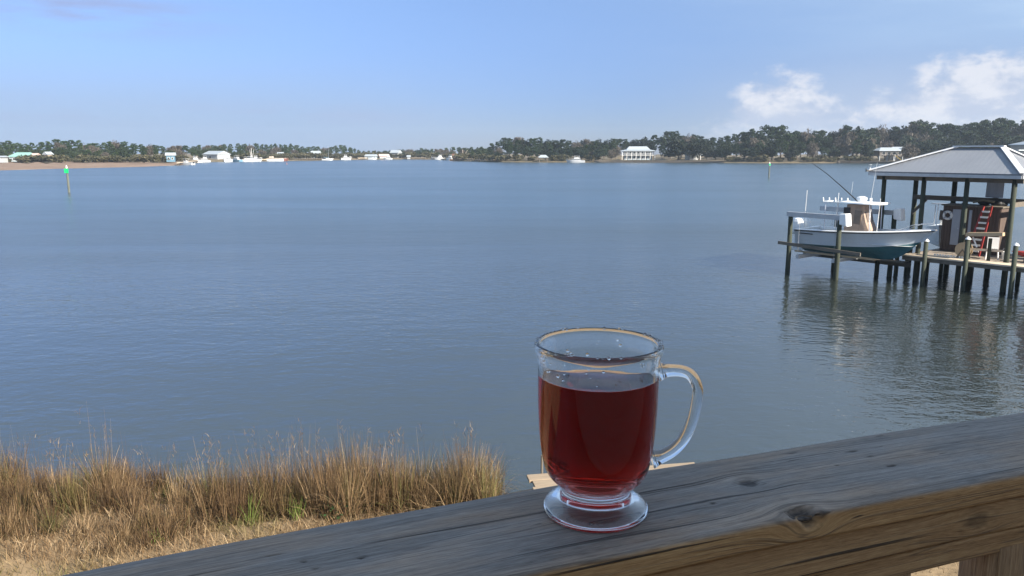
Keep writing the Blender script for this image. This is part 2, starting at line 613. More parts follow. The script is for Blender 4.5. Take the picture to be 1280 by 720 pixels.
# ------------------------------------------------------------------ far shore
SHORE = [(-420, 216), (-250, 214.5), (-120, 213.8), (0, 213), (60, 211.2), (120, 209.8), (180, 208.4), (222, 206.6), (238, 205.4), (243, 203.4), (252, 202.6), (300, 202.0),
         (360, 201.0), (410, 200.3), (450, 199.5), (500, 199.2), (545, 199.3), (566, 200.6), (600, 202.2), (640, 202.8), (700, 203.0), (760, 203.0), (830, 203.3),
         (900, 203.6), (960, 204.0), (1050, 204.0), (1130, 204.6), (1200, 205.2), (1330, 206.5), (1480, 208), (1700, 211)]
spx = [a for a, b in SHORE]
spy = [b for a, b in SHORE]


def wl(px):
    return float(np.interp(px, spx, spy))


def dist_at(px):
    return U(px, wl(px)).y


def polar(px, d, z=0.0):
    """place in the direction of photo column px at ground distance d"""
    return Vector(((px - 640) / FP * (d * cp + (CAM_H - z) * sp), d, z))


m, t = newmat('shore_sand')
co = t.new('ShaderNodeTexCoord').outputs['Object']
n1 = t.noise(co, 0.10, 5, 0.65)
n2 = t.noise(co, 1.2, 4, 0.65)
f = t.math('ADD', t.math('MULTIPLY', n1, 0.6), t.math('MULTIPLY', n2, 0.4))
out(t, pbsdf(t, t.ramp(f, [(0.3, (0.085, 0.056, 0.038)), (0.48, (0.18, 0.12, 0.082)), (0.68, (0.26, 0.185, 0.13))]), 0.95, 0, bump(t, f, 0.7, 0.2)).outputs[0])
M['sand'] = m
m, t = newmat('marsh_bank')
co = t.new('ShaderNodeTexCoord').outputs['Object']
n1 = t.noise(co, 0.07, 5, 0.65)
n2 = t.noise(co, 0.9, 4, 0.7)
f = t.math('ADD', t.math('MULTIPLY', n1, 0.5), t.math('MULTIPLY', n2, 0.5))
out(t, pbsdf(t, t.ramp(f, [(0.3, (0.045, 0.045, 0.025)), (0.5, (0.12, 0.095, 0.055)), (0.7, (0.22, 0.165, 0.10))]), 0.95, 0, bump(t, f, 0.8, 0.4)).outputs[0])
M['bank'] = m

pxs = np.concatenate([np.arange(-420, 236, 12), np.arange(236, 262, 2), np.arange(262, 1710, 8)])


def shore_strip(name, m, sel, offs, zs):
    rows = []
    for off, z in zip(offs, zs):
        row = []
        for px in sel:
            d = dist_at(px)
            o_ = off(px, d) if callable(off) else off
            zz = z if z <= -0.2 else z * (0.75 + 0.6 * mn.noise(Vector((px * 0.09, o_ * 0.05, 1.0))))
            row.append(tuple(polar(px, d + o_, zz)))
        rows.append(row)
    b = MB()
    b.loft(rows)
    return kind(b.build(name, m, smooth=True), 'structure')


BEACH_BACK = 372.0


def beach_back(px, d):
    return max(10.0, BEACH_BACK - d)


sel_l = [p for p in pxs if p <= 243]
sel_r = [p for p in pxs if p >= 243]
shore_strip('beach', M['sand'], sel_l, [-4, 0, 8, lambda p, d: beach_back(p, d) * 0.5 + 4, beach_back], [-0.5, 0.05, 0.30, 0.75, 1.3])
shore_strip('far_shore', M['bank'], sel_r, [-4, 0, 2.5, 10, 60, 280], [-0.5, 0.06, 0.8, 1.2, 2.6, 4])
shore_strip('far_land', M['bank'], sel_l, [beach_back, lambda p, d: beach_back(p, d) + 90, 520], [1.3, 2.4, 4])

# ------------------------------------------------------------------ trees of the far shores
def leaf_cloud(centers, per, size, spread, flat=0.6, sliver=1.0, up=0.0):
    """(n,3) clump centres -> quads scattered through each clump"""
    cs = np.repeat(np.asarray(centers), per, axis=0)
    n = len(cs)
    d = rng.normal(size=(n, 3))
    d /= np.linalg.norm(d, axis=1)[:, None]
    rad = rng.random(n) ** 0.45
    sc = np.repeat(np.asarray(spread), per, axis=0)
    p = cs + d * (rad[:, None] * sc[:, None]) * np.array([1, 1, flat])
    a = rng.normal(size=(n, 3))
    a[:, 2] += up * np.sign(a[:, 2] + 1e-6)
    a /= np.linalg.norm(a, axis=1)[:, None]
    b = np.cross(a, rng.normal(size=(n, 3)))
    b /= np.linalg.norm(b, axis=1)[:, None]
    s = size * (0.6 + 0.8 * rng.random(n))[:, None]
    a = a * s
    b = b * s / sliver
    V = np.stack([p - a * 0.5 - b * 0.1, p - b * 0.5 + a * 0.05, p + a * 0.5 + b * 0.1, p + b * 0.5 - a * 0.05], axis=1).reshape(-1, 3)
    F = np.arange(4 * n).reshape(n, 4)
    return V, F


def limbs(h, r0, tops, lean=0.3):
    b = MB()
    pts = [(lean * math.sin(k * 1.3) * 0.5 * k / 5, lean * math.cos(k * 1.9) * 0.4 * k / 5, h * k / 5) for k in range(6)]
    b.tube(pts, [r0 * (1.25 if k == 0 else 1 - 0.17 * k) for k in range(6)], 7)
    for tx, ty, tz in tops:
        k = min(max(0.25, tz / h - 0.22), 0.92)
        i = k * 5
        p0 = Vector(pts[int(i)]).lerp(Vector(pts[min(5, int(i) + 1)]), i - int(i))
        q = Vector((tx, ty, tz))
        mid = p0.lerp(q, 0.5) + Vector((0, 0, -0.06 * h))
        b.tube([p0, mid, q], [r0 * 0.42, r0 * 0.28, r0 * 0.1], 5)
    return b


def tree_proto(name, kindname, H, Wd, seed):
    """meshes (trunk, crown) for a tree about H metres tall and Wd wide"""
    rs = np.random.default_rng(seed)
    if kindname == 'pine':
        n = 46
        zc = H * (0.30 + 0.67 * rs.random(n) ** 0.8)
        wr = Wd * 0.5 * (0.35 + 0.75 * np.sin(np.clip((zc / H - 0.22) / 0.80, 0, 1) * PI) ** 0.7)
        a = rs.random(n) * 2 * PI
        rr = wr * np.sqrt(rs.random(n)) * 0.95
        cs = np.stack([np.cos(a) * rr, np.sin(a) * rr, zc], 1)
        spr = Wd * (0.10 + 0.12 * rs.random(n))
        V, F = leaf_cloud(cs, 70, 0.50, spr, 0.6)
        tr = limbs(H * 0.93, 0.22, cs[::4])
    elif kindname == 'oak':
        n = 52
        d = rs.normal(size=(n, 3))
        d /= np.linalg.norm(d, axis=1)[:, None]
        d[:, 2] = d[:, 2] * 0.95
        rad = (0.45 + 0.5 * rs.random(n))[:, None]
        cs = d * rad * np.array([Wd * 0.46, Wd * 0.46, H * 0.40]) + np.array([0, 0, H * 0.53])
        cs[:, 2] += rs.normal(size=n) * 0.25
        spr = Wd * (0.11 + 0.07 * rs.random(n))
        V, F = leaf_cloud(cs, 58, 0.62, spr, 0.75)
        tr = limbs(H * 0.55, 0.38, cs[::5], 0.6)
    elif kindname == 'bare':
        n = 40
        d = rs.normal(size=(n, 3))
        d /= np.linalg.norm(d, axis=1)[:, None]
        rad = (0.35 + 0.6 * rs.random(n))[:, None]
        cs = d * rad * np.array([Wd * 0.45, Wd * 0.45, H * 0.40]) + np.array([0, 0, H * 0.56])
        spr = Wd * (0.14 + 0.08 * rs.random(n))
        V, F = leaf_cloud(cs, 60, 1.15, spr, 0.9, 5.0, 0.9)
        tr = limbs(H * 0.85, 0.2, cs[::3], 0.5)
    else:
        n = 22
        d = rs.normal(size=(n, 3))
        d /= np.linalg.norm(d, axis=1)[:, None]
        cs = d * (0.4 + 0.55 * rs.random(n))[:, None] * np.array([Wd * 0.45, Wd * 0.45, H * 0.36]) + np.array([0, 0, H * 0.45])
        spr = Wd * (0.14 + 0.08 * rs.random(n))
        V, F = leaf_cloud(cs, 55, 0.42, spr, 0.8)
        tr = limbs(H * 0.6, 0.1, cs[::4], 0.3)
    return tr.mesh('trunk'), np_mesh('crown', V, F)


PROTO = {
    'pine': [tree_proto('pine', 'pine', 16, w_, s_) + (16,) for w_, s_ in ((6.5, 1), (7.5, 2), (6.0, 3), (8.2, 4))],
    'oak': [tree_proto('oak', 'oak', 11, w_, s_) + (11,) for w_, s_ in ((11, 5), (12.5, 6), (9.5, 7))],
    'bare': [tree_proto('bare', 'bare', 10, w_, s_) + (10,) for w_, s_ in ((7.5, 8), (8.5, 9))],
    'bush': [tree_proto('bush', 'bush', 3, w_, s_) + (3,) for w_, s_ in ((4.0, 10), (5.0, 11))],
}
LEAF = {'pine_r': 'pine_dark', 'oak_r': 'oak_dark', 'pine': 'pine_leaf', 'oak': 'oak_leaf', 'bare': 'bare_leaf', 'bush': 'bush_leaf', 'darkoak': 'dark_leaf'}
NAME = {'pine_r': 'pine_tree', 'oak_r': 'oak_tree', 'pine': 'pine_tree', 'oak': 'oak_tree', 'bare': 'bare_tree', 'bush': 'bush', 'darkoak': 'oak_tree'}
CROWN = {}


def crown_mesh(k, i):
    """crown mesh with the right leaf material (one per kind and shape)"""
    if (k, i) not in CROWN:
        src = PROTO['oak' if k == 'darkoak' else k.replace('_r', '')][i]
        me = src[1].copy()
        me.materials.clear()
        me.materials.append(M[LEAF[k]])
        tm = src[0]
        if len(tm.materials) == 0:
            tm.materials.append(M['bark_far'])
        CROWN[(k, i)] = (tm, me, src[2])
    return CROWN[(k, i)]


PENDING = []


def plant(k, pos, h, label, group, wide=1.0, pend=None):
    n = len(PROTO['oak' if k == 'darkoak' else k.replace('_r', '')])
    tm, cm, H = crown_mesh(k, random.randrange(n))
    s = h / H
    root = thing(NAME[k], label, 'bush' if k == 'bush' else 'tree', pos, random.uniform(0, 2 * PI), group)
    sx = s * wide * random.uniform(0.9, 1.12)
    root.scale = (sx, sx * random.uniform(0.92, 1.08), s)
    link('trunk', tm, None, root)
    link('crown', cm, None, root)
    if pend:
        PENDING.append((root,) + pend)
    return root


SKYL = [(-120, 176), (0, 178), (15, 176), (30, 178), (60, 178), (68, 174), (75, 172), (82, 176), (95, 174), (105, 179), (125, 178), (150, 176), (160, 177), (175, 180),
        (190, 179), (205, 182), (225, 181), (240, 182), (260, 181), (280, 179), (320, 179), (345, 180), (360, 179), (375, 182), (405, 184), (418, 182), (430, 181.5),
        (440, 184), (447, 187), (455, 188), (470, 187.5), (490, 187.5), (500, 186), (520, 185.5), (550, 185), (570, 184), (600, 183), (610, 182), (616, 178), (625, 175),
        (640, 170), (660, 171), (680, 171), (700, 173), (715, 175), (740, 172), (760, 172), (775, 173), (785, 171), (800, 172), (805, 169), (820, 169), (828, 171), (835, 166),
        (845, 165), (855, 169), (870, 169), (900, 171), (918, 165), (930, 165), (945, 161), (960, 158), (975, 158), (985, 161), (1000, 167), (1010, 162), (1030, 162),
        (1045, 159), (1065, 156), (1072, 155), (1080, 159), (1095, 158), (1115, 157), (1130, 151), (1135, 149), (1148, 153), (1160, 157), (1175, 153), (1185, 153),
        (1195, 157), (1215, 151), (1235, 149), (1260, 149), (1275, 150), (1330, 148), (1500, 146)]
skx = [a for a, b in SKYL]
sky_ = [b for a, b in SKYL]


def top_h(px, d, base):
    y = float(np.interp(px, skx, sky_))
    return CAM_H + (188 - y) * d / FP - base


ZONES = [
    # name, px range, distance of front row, base z, row offsets, spacing m, where-phrase
    ('left', -70, 241, lambda p: BEACH_BACK + 4, 1.3, 'behind the sandy beach'),
    ('marina', 241, 446, lambda p: dist_at(p) + 34, 1.6, 'behind the white marina boats'),
    ('channel', 446, 612, lambda p: dist_at(p) + 22, 1.2, 'on the low shore at the end of the river'),
    ('point', 612, 768, lambda p: dist_at(p) + 7, 1.2, 'on the wooded point beside the white yacht'),
    ('house', 768, 905, lambda p: dist_at(p) + 30, 1.4, 'around the long white waterfront house'),
    ('bluff', 905, 1090, lambda p: dist_at(p) + 7, 1.3, 'on the shore by the slim green marker'),
    ('east', 1090, 1345, lambda p: dist_at(p) + 30, 1.4, 'on the shore behind the boathouse roof'),
]
KWORD = {'pine': 'tall green pine', 'oak': 'broad dull green oak', 'bare': 'leafless brown winter tree', 'bush': 'low olive brown bush', 'darkoak': 'dense dark green oak'}
for zn, p0, p1, fd, bz, where in ZONES:
    for row in range(3):
        off = (0, 16, 40)[row]
        frac = ((0.42, 0.66), (0.62, 0.88), (0.90, 1.03))[row]
        px = p0 + random.uniform(0, 4)
        while px < p1:
            d = fd(px) + off + random.uniform(-5, 5)
            base = bz + (0.0, 0.5, 1.0)[row]
            H = max(4.0, top_h(px, d, base))
            h = H * random.uniform(*frac)
            rr = random.random()
            if zn in ('left', 'marina'):
                k = ('bush' if h < 4.5 and rr < 0.7 else 'bare' if rr < 0.20 else 'oak' if rr < 0.72 else 'pine') if row == 0 else ('oak' if rr < 0.40 else 'pine' if rr < 0.80 else 'bare')
            elif zn == 'channel':
                k = ('oak' if rr < 0.5 else 'bare' if rr < 0.75 else 'pine')
            else:
                k = ('oak' if rr < 0.38 else 'bare' if rr < 0.50 else 'darkoak' if rr < 0.72 else 'pine') if row == 0 else ('pine' if rr < 0.55 else 'oak' if rr < 0.80 else 'bare' if rr < 0.9 else 'darkoak')
            if row == 2 and k in ('oak', 'darkoak', 'bare') and rr < 0.7 and zn not in ('channel',):
                k = 'pine'
            # keep the clearings where houses stand
            if row < 2 and (772 < px < 826 and zn == 'house') or (row < 2 and 1090 < px < 1136):
                px += 4
                continue
            if row < 2 and zn == 'left' and (p_ := px) is not None and (-6 < p_ < 12 or 18 < p_ < 47):
                if row == 0:
                    px += 5
                    continue
            wide = 1.25 if h < 8 else 1.0
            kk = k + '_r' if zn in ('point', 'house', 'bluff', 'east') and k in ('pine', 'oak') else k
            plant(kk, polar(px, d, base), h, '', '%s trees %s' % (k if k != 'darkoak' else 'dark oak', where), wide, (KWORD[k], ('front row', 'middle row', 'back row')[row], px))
            stepm = (5.0, 5.4, 3.9)[row] * random.uniform(0.75, 1.3) * (1.25 if k in ('oak', 'darkoak') and h > 8 else 1.0)
            px += stepm / d * FP

# low shore scrub at the water's edge
for px, n_ in ((615, 1), (628, 1), (645, 1), (662, 1), (690, 1), (703, 1), (738, 1), (912, 1), (926, 1), (940, 1), (955, 1), (972, 1), (990, 1), (1008, 1), (1025, 1), (1044, 1), (1062, 1), (1080, 1)):
    k = 'bush'
    plant(k, polar(px + random.uniform(-3, 3), dist_at(px) + 4, 0.9), random.uniform(2.4, 4.2), '', 'shore bushes under the right-hand trees', 1.5, ('low olive brown shore bush', 'at the waterline', px))
for px in list(range(300, 446, 9)) + list(range(450, 606, 9)):
    plant('bush', polar(px + random.uniform(-3, 3), dist_at(px) + random.uniform(9, 16), 1.2), random.uniform(3.0, 5.0), '', 'bushes along the marina shore', 1.6, ('low olive brown bush', 'close to the shore', px))
for px in range(-40, 215, 10):
    plant('bush', polar(px + random.uniform(-4, 4), BEACH_BACK - random.uniform(6, 18), 1.1), random.uniform(2.2, 4.4), '', 'bushes along the top of the beach', 1.5, ('low olive brown bush', 'on the beach top', px))
for (px, off, h, k, lab) in ((848, 12, 13.5, 'darkoak', 'big dark live oak standing right of the long white house'), (874, 12, 12.5, 'darkoak', 'dark live oak over the small pale cottage right of the long house'),
                             (1106, 36, 11, 'bare', 'bare tree rising behind the dark house with the pale roof'), (1136, 10, 9.0, 'bare', 'brown bare tree beside the yellow slide')):
    plant(k, polar(px, dist_at(px) + off, 1.2), h, lab, None, 1.25)

LAND = [(0, 'the white beach shed'), (31, 'the green roofed house'), (61, 'the narrow pale house'), (86, 'the green day beacon'), (214, 'the small blue house'), (271, 'the marina shed'), (315, 'the trawler mast'),
        (347, 'the red ended barge'), (379, 'the pinkish cabin'), (410, 'the moored sailboat'), (433, 'the small powerboat'), (464, 'the grey boathouse'), (495, 'the white gabled house'), (521, 'the channel dock'),
        (549, 'the large channel boat'), (573, 'the orange work barge'), (612, 'the tip of the point'), (679, 'the small hipped hut'), (719, 'the white motor yacht'), (797, 'the long white house'), (866, 'the pale cottage'),
        (961, 'the slim green marker'), (1108, 'the dark stilt house'), (1122, 'the yellow slide'), (1230, 'the boathouse ridge'), (1285, 'the tan house')]
ORD = ['nearest', 'second', 'third', 'fourth', 'fifth', 'sixth', 'seventh', 'eighth', 'ninth', 'tenth', 'eleventh', 'twelfth', 'thirteenth', 'fourteenth', 'fifteenth', 'sixteenth']
cells = {}
for root_, kw, rowname, px_ in PENDING:
    lx_, ln_ = min(LAND, key=lambda q: abs(q[0] - px_))
    cells.setdefault((kw, rowname, ln_, 'right of' if px_ >= lx_ else 'left of'), []).append((abs(px_ - lx_), root_))
for (kw, rowname, ln_, side_), lst in cells.items():
    for i, (dd_, root_) in enumerate(sorted(lst, key=lambda q: q[0])):
        root_['label'] = '%s%s %s %s, %s' % ('' if len(lst) == 1 else ORD[i] + ' ', kw, side_, ln_, rowname)

# ------------------------------------------------------------------ far houses, boats and moorings
def gable_roof(b, lx, ly, z0, rise, over=0.5):
    x, y = lx / 2 + over, ly / 2 + over
    th = 0.18
    b.add([(-x, -y, z0), (x, -y, z0), (x, 0, z0 + rise), (-x, 0, z0 + rise), (-x, y, z0), (x, y, z0),
           (-x, -y, z0 - th), (x, -y, z0 - th), (x, y, z0 - th), (-x, y, z0 - th)],
          [(0, 1, 2, 3), (3, 2, 5, 4), (0, 6, 7, 1), (4, 5, 8, 9), (6, 9, 8, 7), (0, 3, 4, 9, 6), (1, 7, 8, 5, 2)])


def hip_roof(b, lx, ly, z0, rise, over=0.6, ridge=0.5, th=0.2):
    x, y = lx / 2 + over, ly / 2 + over
    r_ = max(0.2, x - y) if ridge is None else x * ridge
    b.add([(-x, -y, z0), (x, -y, z0), (x, y, z0), (-x, y, z0), (-r_, 0, z0 + rise), (r_, 0, z0 + rise),
           (-x, -y, z0 - th), (x, -y, z0 - th), (x, y, z0 - th), (-x, y, z0 - th)],
          [(0, 1, 5, 4), (1, 2, 5), (2, 3, 4, 5), (3, 0, 4), (0, 6, 7, 1), (1, 7, 8, 2), (2, 8, 9, 3), (3, 9, 6, 0), (9, 8, 7, 6)])


def house(name, label, cat, pos, rz, lx, ly, hw, rise, wall, roof, style='gable', stilts=0.0, wins=(), porch=False, over=0.5):
    t_ = thing(name, label, cat, pos, rz)
    z0 = stilts
    MB().bbox((-lx / 2, -ly / 2, z0), (lx / 2, ly / 2, z0 + hw)).build('wall', wall, t_)
    b = MB()
    (gable_roof if style == 'gable' else hip_roof)(b, lx, ly, z0 + hw + 0.2, rise, over)
    b.build('roof', roof, t_)
    if style == 'gable':
        g = MB()
        for sx in (-1, 1):
            x = sx * lx / 2
            g.add([(x, -ly / 2, z0 + hw), (x, ly / 2, z0 + hw), (x, 0, z0 + hw + rise * 0.86), (x - sx * 0.1, -ly / 2, z0 + hw), (x - sx * 0.1, ly / 2, z0 + hw), (x - sx * 0.1, 0, z0 + hw + rise * 0.86)],
                  [(0, 1, 2), (5, 4, 3), (0, 3, 4, 1), (1, 4, 5, 2), (2, 5, 3, 0)])
        g.build('gable', wall, t_)
    if stilts > 0.3:
        nx = max(2, int(lx / 3.4) + 1)
        pst = None
        for i in range(nx):
            for sy in (-1, 1):
                MB().bbox((-lx / 2 + 0.2 + i * (lx - 0.4) / (nx - 1) - 0.15, sy * (ly / 2 - 0.2) - 0.15, -0.3), (-lx / 2 + 0.2 + i * (lx - 0.4) / (nx - 1) + 0.15, sy * (ly / 2 - 0.2) + 0.15, z0)).build('stilt', M['house_white'] if porch else M['dock_dark'], t_)
    for (fx, fz, ww, wh) in wins:
        fr = MB().bbox((fx - ww / 2 - 0.1, -ly / 2 - 0.06, z0 + fz - wh / 2 - 0.1), (fx + ww / 2 + 0.1, -ly / 2 + 0.02, z0 + fz + wh / 2 + 0.1)).build('window', M['white_paint'], t_)
        MB().bbox((fx - ww / 2, -ly / 2 - 0.09, z0 + fz - wh / 2), (fx + ww / 2, -ly / 2 - 0.063, z0 + fz + wh / 2)).build('pane', M['far_glass'], fr)
    return t_


def at(px, off=0.0, z=0.0):
    return polar(px, dist_at(px) + off, z)


# long waterfront house on the point: lower storey, wrap-round porch, upper storey, pale hipped roof
d_ = dist_at(797) + 14
hp = polar(797, d_, 1.3)
t_ = thing('waterfront_house', 'long white two-storey house with a pale hipped roof and wrap-round porch on the far shore', 'house', hp, R(-4))
MB().bbox((-7.6, -3.2, 0), (7.6, 4.4, 2.5)).build('lower_wall', M['house_grey'], t_)
MB().bbox((-7.8, -3.3, 2.72), (7.8, 4.4, 5.0)).build('upper_wall', M['house_white'], t_)
MB().bbox((-9.2, -5.0, 2.5), (9.2, 5.2, 2.72)).build('porch_floor', M['white_paint'], t_)
b = MB()
hip_roof(b, 18.4, 10.2, 5.0, 0.75, 0.5, ridge=0.66, th=0.22)
b.build('porch_roof', M['far_roof_pale'], t_)
b = MB()
hip_roof(b, 12.6, 5.6, 5.55, 1.85, 0.4, ridge=0.74, th=0.1)
b.build('roof', M['far_roof_pale'], t_)
for i in range(8):
    x = -9.0 + i * 18.0 / 7
    for z0, z1 in ((0, 2.5), (2.72, 4.8)):
        MB().bbox((x - 0.12, -4.9, z0), (x + 0.12, -4.66, z1)).build('porch_post', M['white_paint'], t_)
MB().bbox((-9.1, -4.95, 3.55), (9.1, -4.88, 3.65)).build('railing', M['white_paint'], t_)
for i in range(7):
    x = -6.5 + i * 13 / 6
    for z0, y0, h_ in ((0.6, -3.2, 1.5), (3.2, -3.3, 1.4)):
        fr = MB().bbox((x - 0.62, y0 - 0.08, z0), (x + 0.62, y0 - 0.005, z0 + h_)).build('window', M['white_paint'], t_)
        MB().bbox((x - 0.5, y0 - 0.11, z0 + 0.1), (x + 0.5, y0 - 0.083, z0 + h_ - 0.1)).build('pane', M['far_glass'], fr)

house('cottage', 'small pale cottage half hidden by the dark live oaks right of the long house', 'house', at(866, 22, 1.3), R(10), 7, 6, 2.8, 2.0, M['house_white'], M['far_roof_pale'], 'gable', 0, ((-1.5, 1.5, 1.0, 1.2), (1.5, 1.5, 1.0, 1.2)))
house('stilt_house', 'dark house on stilts with a pale low roof on the far bank', 'house', at(1108, 16, 1.2), R(6), 13.0, 8, 2.6, 1.6, M['house_brown'], M['far_roof_pale'], 'hip', 2.4,
      ((-4.2, 1.4, 1.8, 1.3), (-1.4, 1.4, 1.8, 1.3), (1.6, 1.4, 1.8, 1.3), (4.4, 1.4, 1.6, 1.3)), True, 0.9)
house('rear_house', 'pale hipped roof of the house just behind the dark stilt house', 'house', at(1121, 34, 1.4), R(-8), 10, 8, 4.8, 2.0, M['house_tan'], M['far_roof_pale'], 'hip', 0.0)
house('tan_house', 'tan house with a pale lean-to roof at the far right above the boathouse', 'house', polar(1285, 255, 1.6), R(2), 8.5, 7, 6.6, 1.0, M['house_tan'], M['far_roof_pale'], 'hip', 0.0,
      ((-2.2, 4.4, 1.2, 1.4), (2.2, 4.4, 1.2, 1.4)))
b = thing('porch_awning', 'low pale shed roof in front of the tan house at far right', 'roof', polar(1284, 246, 1.6))
MB().box((0, 0, 4.6), (9.5, 4.5, 0.25), rx=R(-10)).build('roof_sheet', M['far_roof_pale'], b)
for x in (-4.3, 0, 4.3):
    MB().bbox((x - 0.1, -2.0, 0), (x + 0.1, -1.8, 4.3)).build('post', M['dock_dark'], b)
# yellow slide
t_ = thing('yellow_slide', 'yellow slide on the bank right of the dark stilt house', 'slide', at(1122, 6, 1.1))
MB().bar((-1.6, 0, 3.0), (1.8, -0.4, 0.3), 0.9, 0.12).build('chute', M['yellow'], t_)
for y in (-0.4, 0.4):
    MB().tube([(-1.8, y, 0), (-1.6, y, 3.4)], 0.09).build('leg', M['white_paint'], t_)
MB().bar((-2.4, 0, 3.0), (-1.5, 0, 3.0), 0.9, 0.1).build('platform', M['tan_board'], t_)
house('boat_shelter', 'small hut with a pale hipped roof on the water left of the white yacht', 'shelter', at(679, 2, 0.0), R(0), 4.6, 4.0, 0.25, 1.2, M['white_paint'], M['far_roof_pale'], 'hip', 2.4)
# low seawalls
for px0, px1, lab in ((742, 905, 'low dark timber seawall in front of the long white house'), (1046, 1128, 'low dark timber seawall below the dark stilt house')):
    t_ = thing('seawall', lab, 'seawall')
    b = MB()
    n_ = int((px1 - px0) / 4)
    rows = []
    for i in range(n_ + 1):
        px = px0 + (px1 - px0) * i / n_
        p = at(px, -0.6)
        q = at(px, 0.1)
        rows.append([(p.x, p.y, -0.5), (p.x, p.y, 1.05), (q.x, q.y, 1.1), (q.x, q.y, -0.5)])
    b.loft(rows, True)
    b.build('wall_face', M['seawall'], t_)
    b = MB()
    p, q = at(px0, -0.75), at(px1, -0.75)
    b.bar((p.x, p.y, 1.15), (q.x, q.y, 1.15), 0.5, 0.12)
    b.build('cap_board', M['dock_dark'], t_)

# left shore buildings
house('white_shed', 'small bright white building at the far left end of the beach', 'building', polar(4, 352, 1.0), R(4), 2.8, 3, 2.4, 0.5, M['house_white'], M['far_roof_pale'], 'gable', 0, ((-0.6, 1.4, 0.7, 0.8),))
house('green_roof_house', 'low house with a green metal roof behind the beach at left', 'house', polar(31, 366, 1.3), R(12), 10.5, 7, 2.2, 1.9, M['house_grey'], M['far_roof_green'], 'hip', 0, ((-3, 1.2, 1.2, 1.0), (0, 1.2, 1.2, 1.0), (3, 1.2, 1.2, 1.0)))
house('lean_to', 'pinkish grey lean-to roof joined right of the green roofed house', 'shed', polar(43, 366, 1.3), R(-14), 4.2, 4.0, 2.5, 1.2, M['house_brown'], M['far_roof_pink'], 'gable')
house('pale_gable', 'narrow pale gabled house among bushes right of the green roof', 'house', polar(61, 368, 1.3), R(70), 2.6, 2.4, 3.2, 1.2, M['house_tan'], M['far_roof_pale'], 'gable', 0, ())
house('blue_house', 'small blue house with a white gable at the tip of the beach', 'house', polar(214, 362, 1.2), R(18), 3.6, 3.4, 2.9, 1.2, M['house_blue'], M['far_roof_pale'], 'gable', 0, ((-0.8, 1.6, 0.7, 0.9), (0.8, 1.6, 0.7, 0.9)))
house('boat_shed', 'long marina shed with a pale roof and white gable end', 'building', at(271, 26, 1.0), R(-32), 13.5, 9.0, 3.0, 2.0, M['house_white'], M['far_roof_pale'], 'gable', 0, ((-4, 1.5, 1.6, 1.3), (0, 1.5, 1.6, 1.3)))
house('marina_hut', 'small white hut behind the long barge', 'hut', at(351, 26, 1.2), R(0), 3.0, 3, 3.0, 1.0, M['house_white'], M['far_roof_pale'], 'gable')
house('white_cabin', 'small pinkish white cabin between the barge and the moored sailboat', 'cabin', at(379, 10, 0.8), R(20), 3.0, 3, 1.8, 1.0, M['house_white'], M['far_roof_pink'], 'gable')
house('tree_house', 'grey house among trees left of the moored sailboat', 'house', at(395, 22, 1.0), R(0), 5.5, 5, 3.4, 1.6, M['house_grey'], M['far_roof_pale'], 'gable', 0, ((-1.8, 3, 1.0, 1.2), (1.8, 3, 1.0, 1.2)))
house('grey_boathouse', 'low grey roofed boathouse right of the small white powerboat', 'boathouse', at(464, 6, 0.6), R(-6), 7.5, 6, 1.6, 1.3, M['house_grey'], M['far_roof_pale'], 'gable', 0)
house('pink_boathouse', 'low boathouse with a faded pink roof on the far shore', 'boathouse', at(480, 5, 0.6), R(14), 6.5, 5, 1.6, 1.4, M['house_white'], M['far_roof_pink'], 'gable', 0)
house('gabled_house', 'white gabled two-storey house above the far shore near the channel', 'house', at(495, 16, 1.0), R(-20), 6.5, 5.5, 3.6, 2.0, M['house_white'], M['far_roof_pale'], 'gable', 0, ((-1.8, 2.3, 1.1, 1.2), (1.8, 2.3, 1.1, 1.2)))
house('dock_shelter', 'tiny white dock shelter right of the white gabled house', 'shelter', at(511, 0, 0.3), R(0), 2.0, 2, 1.5, 1.0, M['house_white'], M['far_roof_pale'], 'gable')


def far_dock(px0, px1, off, label, m_=None, z=1.1):
    p, q = at(px0, off), at(px1, off)
    t_ = thing('far_dock', label, 'dock', p)
    dv = q - p
    MB().bar((0, 0, z), (dv.x, dv.y, z), 1.6, 0.28).build('deck', m_ or M['dock_pale'], t_)
    n_ = max(3, int(dv.length / 4))
    for i in range(n_ + 1):
        k = i / n_
        for sy in (-0.8, 0.8):
            MB().tube([(dv.x * k, dv.y * k + sy, -0.6), (dv.x * k, dv.y * k + sy, z + 0.7)], 0.16, 6).build('pile', M['dock_dark'], t_)
    return t_


far_dock(222, 252, -2, 'pale marina dock at the tip of the sandy beach')
far_dock(290, 334, 2, 'long low pale dock leading left from the barge')
far_dock(372, 402, 1, 'low dock under the pale house left of the sailboat', M['dock_dark'])
far_dock(447, 459, 1, 'short pale dock left of the grey roofed boathouse')
far_dock(515, 532, 1, 'pinkish low dock at the mouth of the channel', M['house_tan'])
far_dock(584, 606, -2, 'thin grey dock at the left tip of the wooded point', M['dock_dark'])


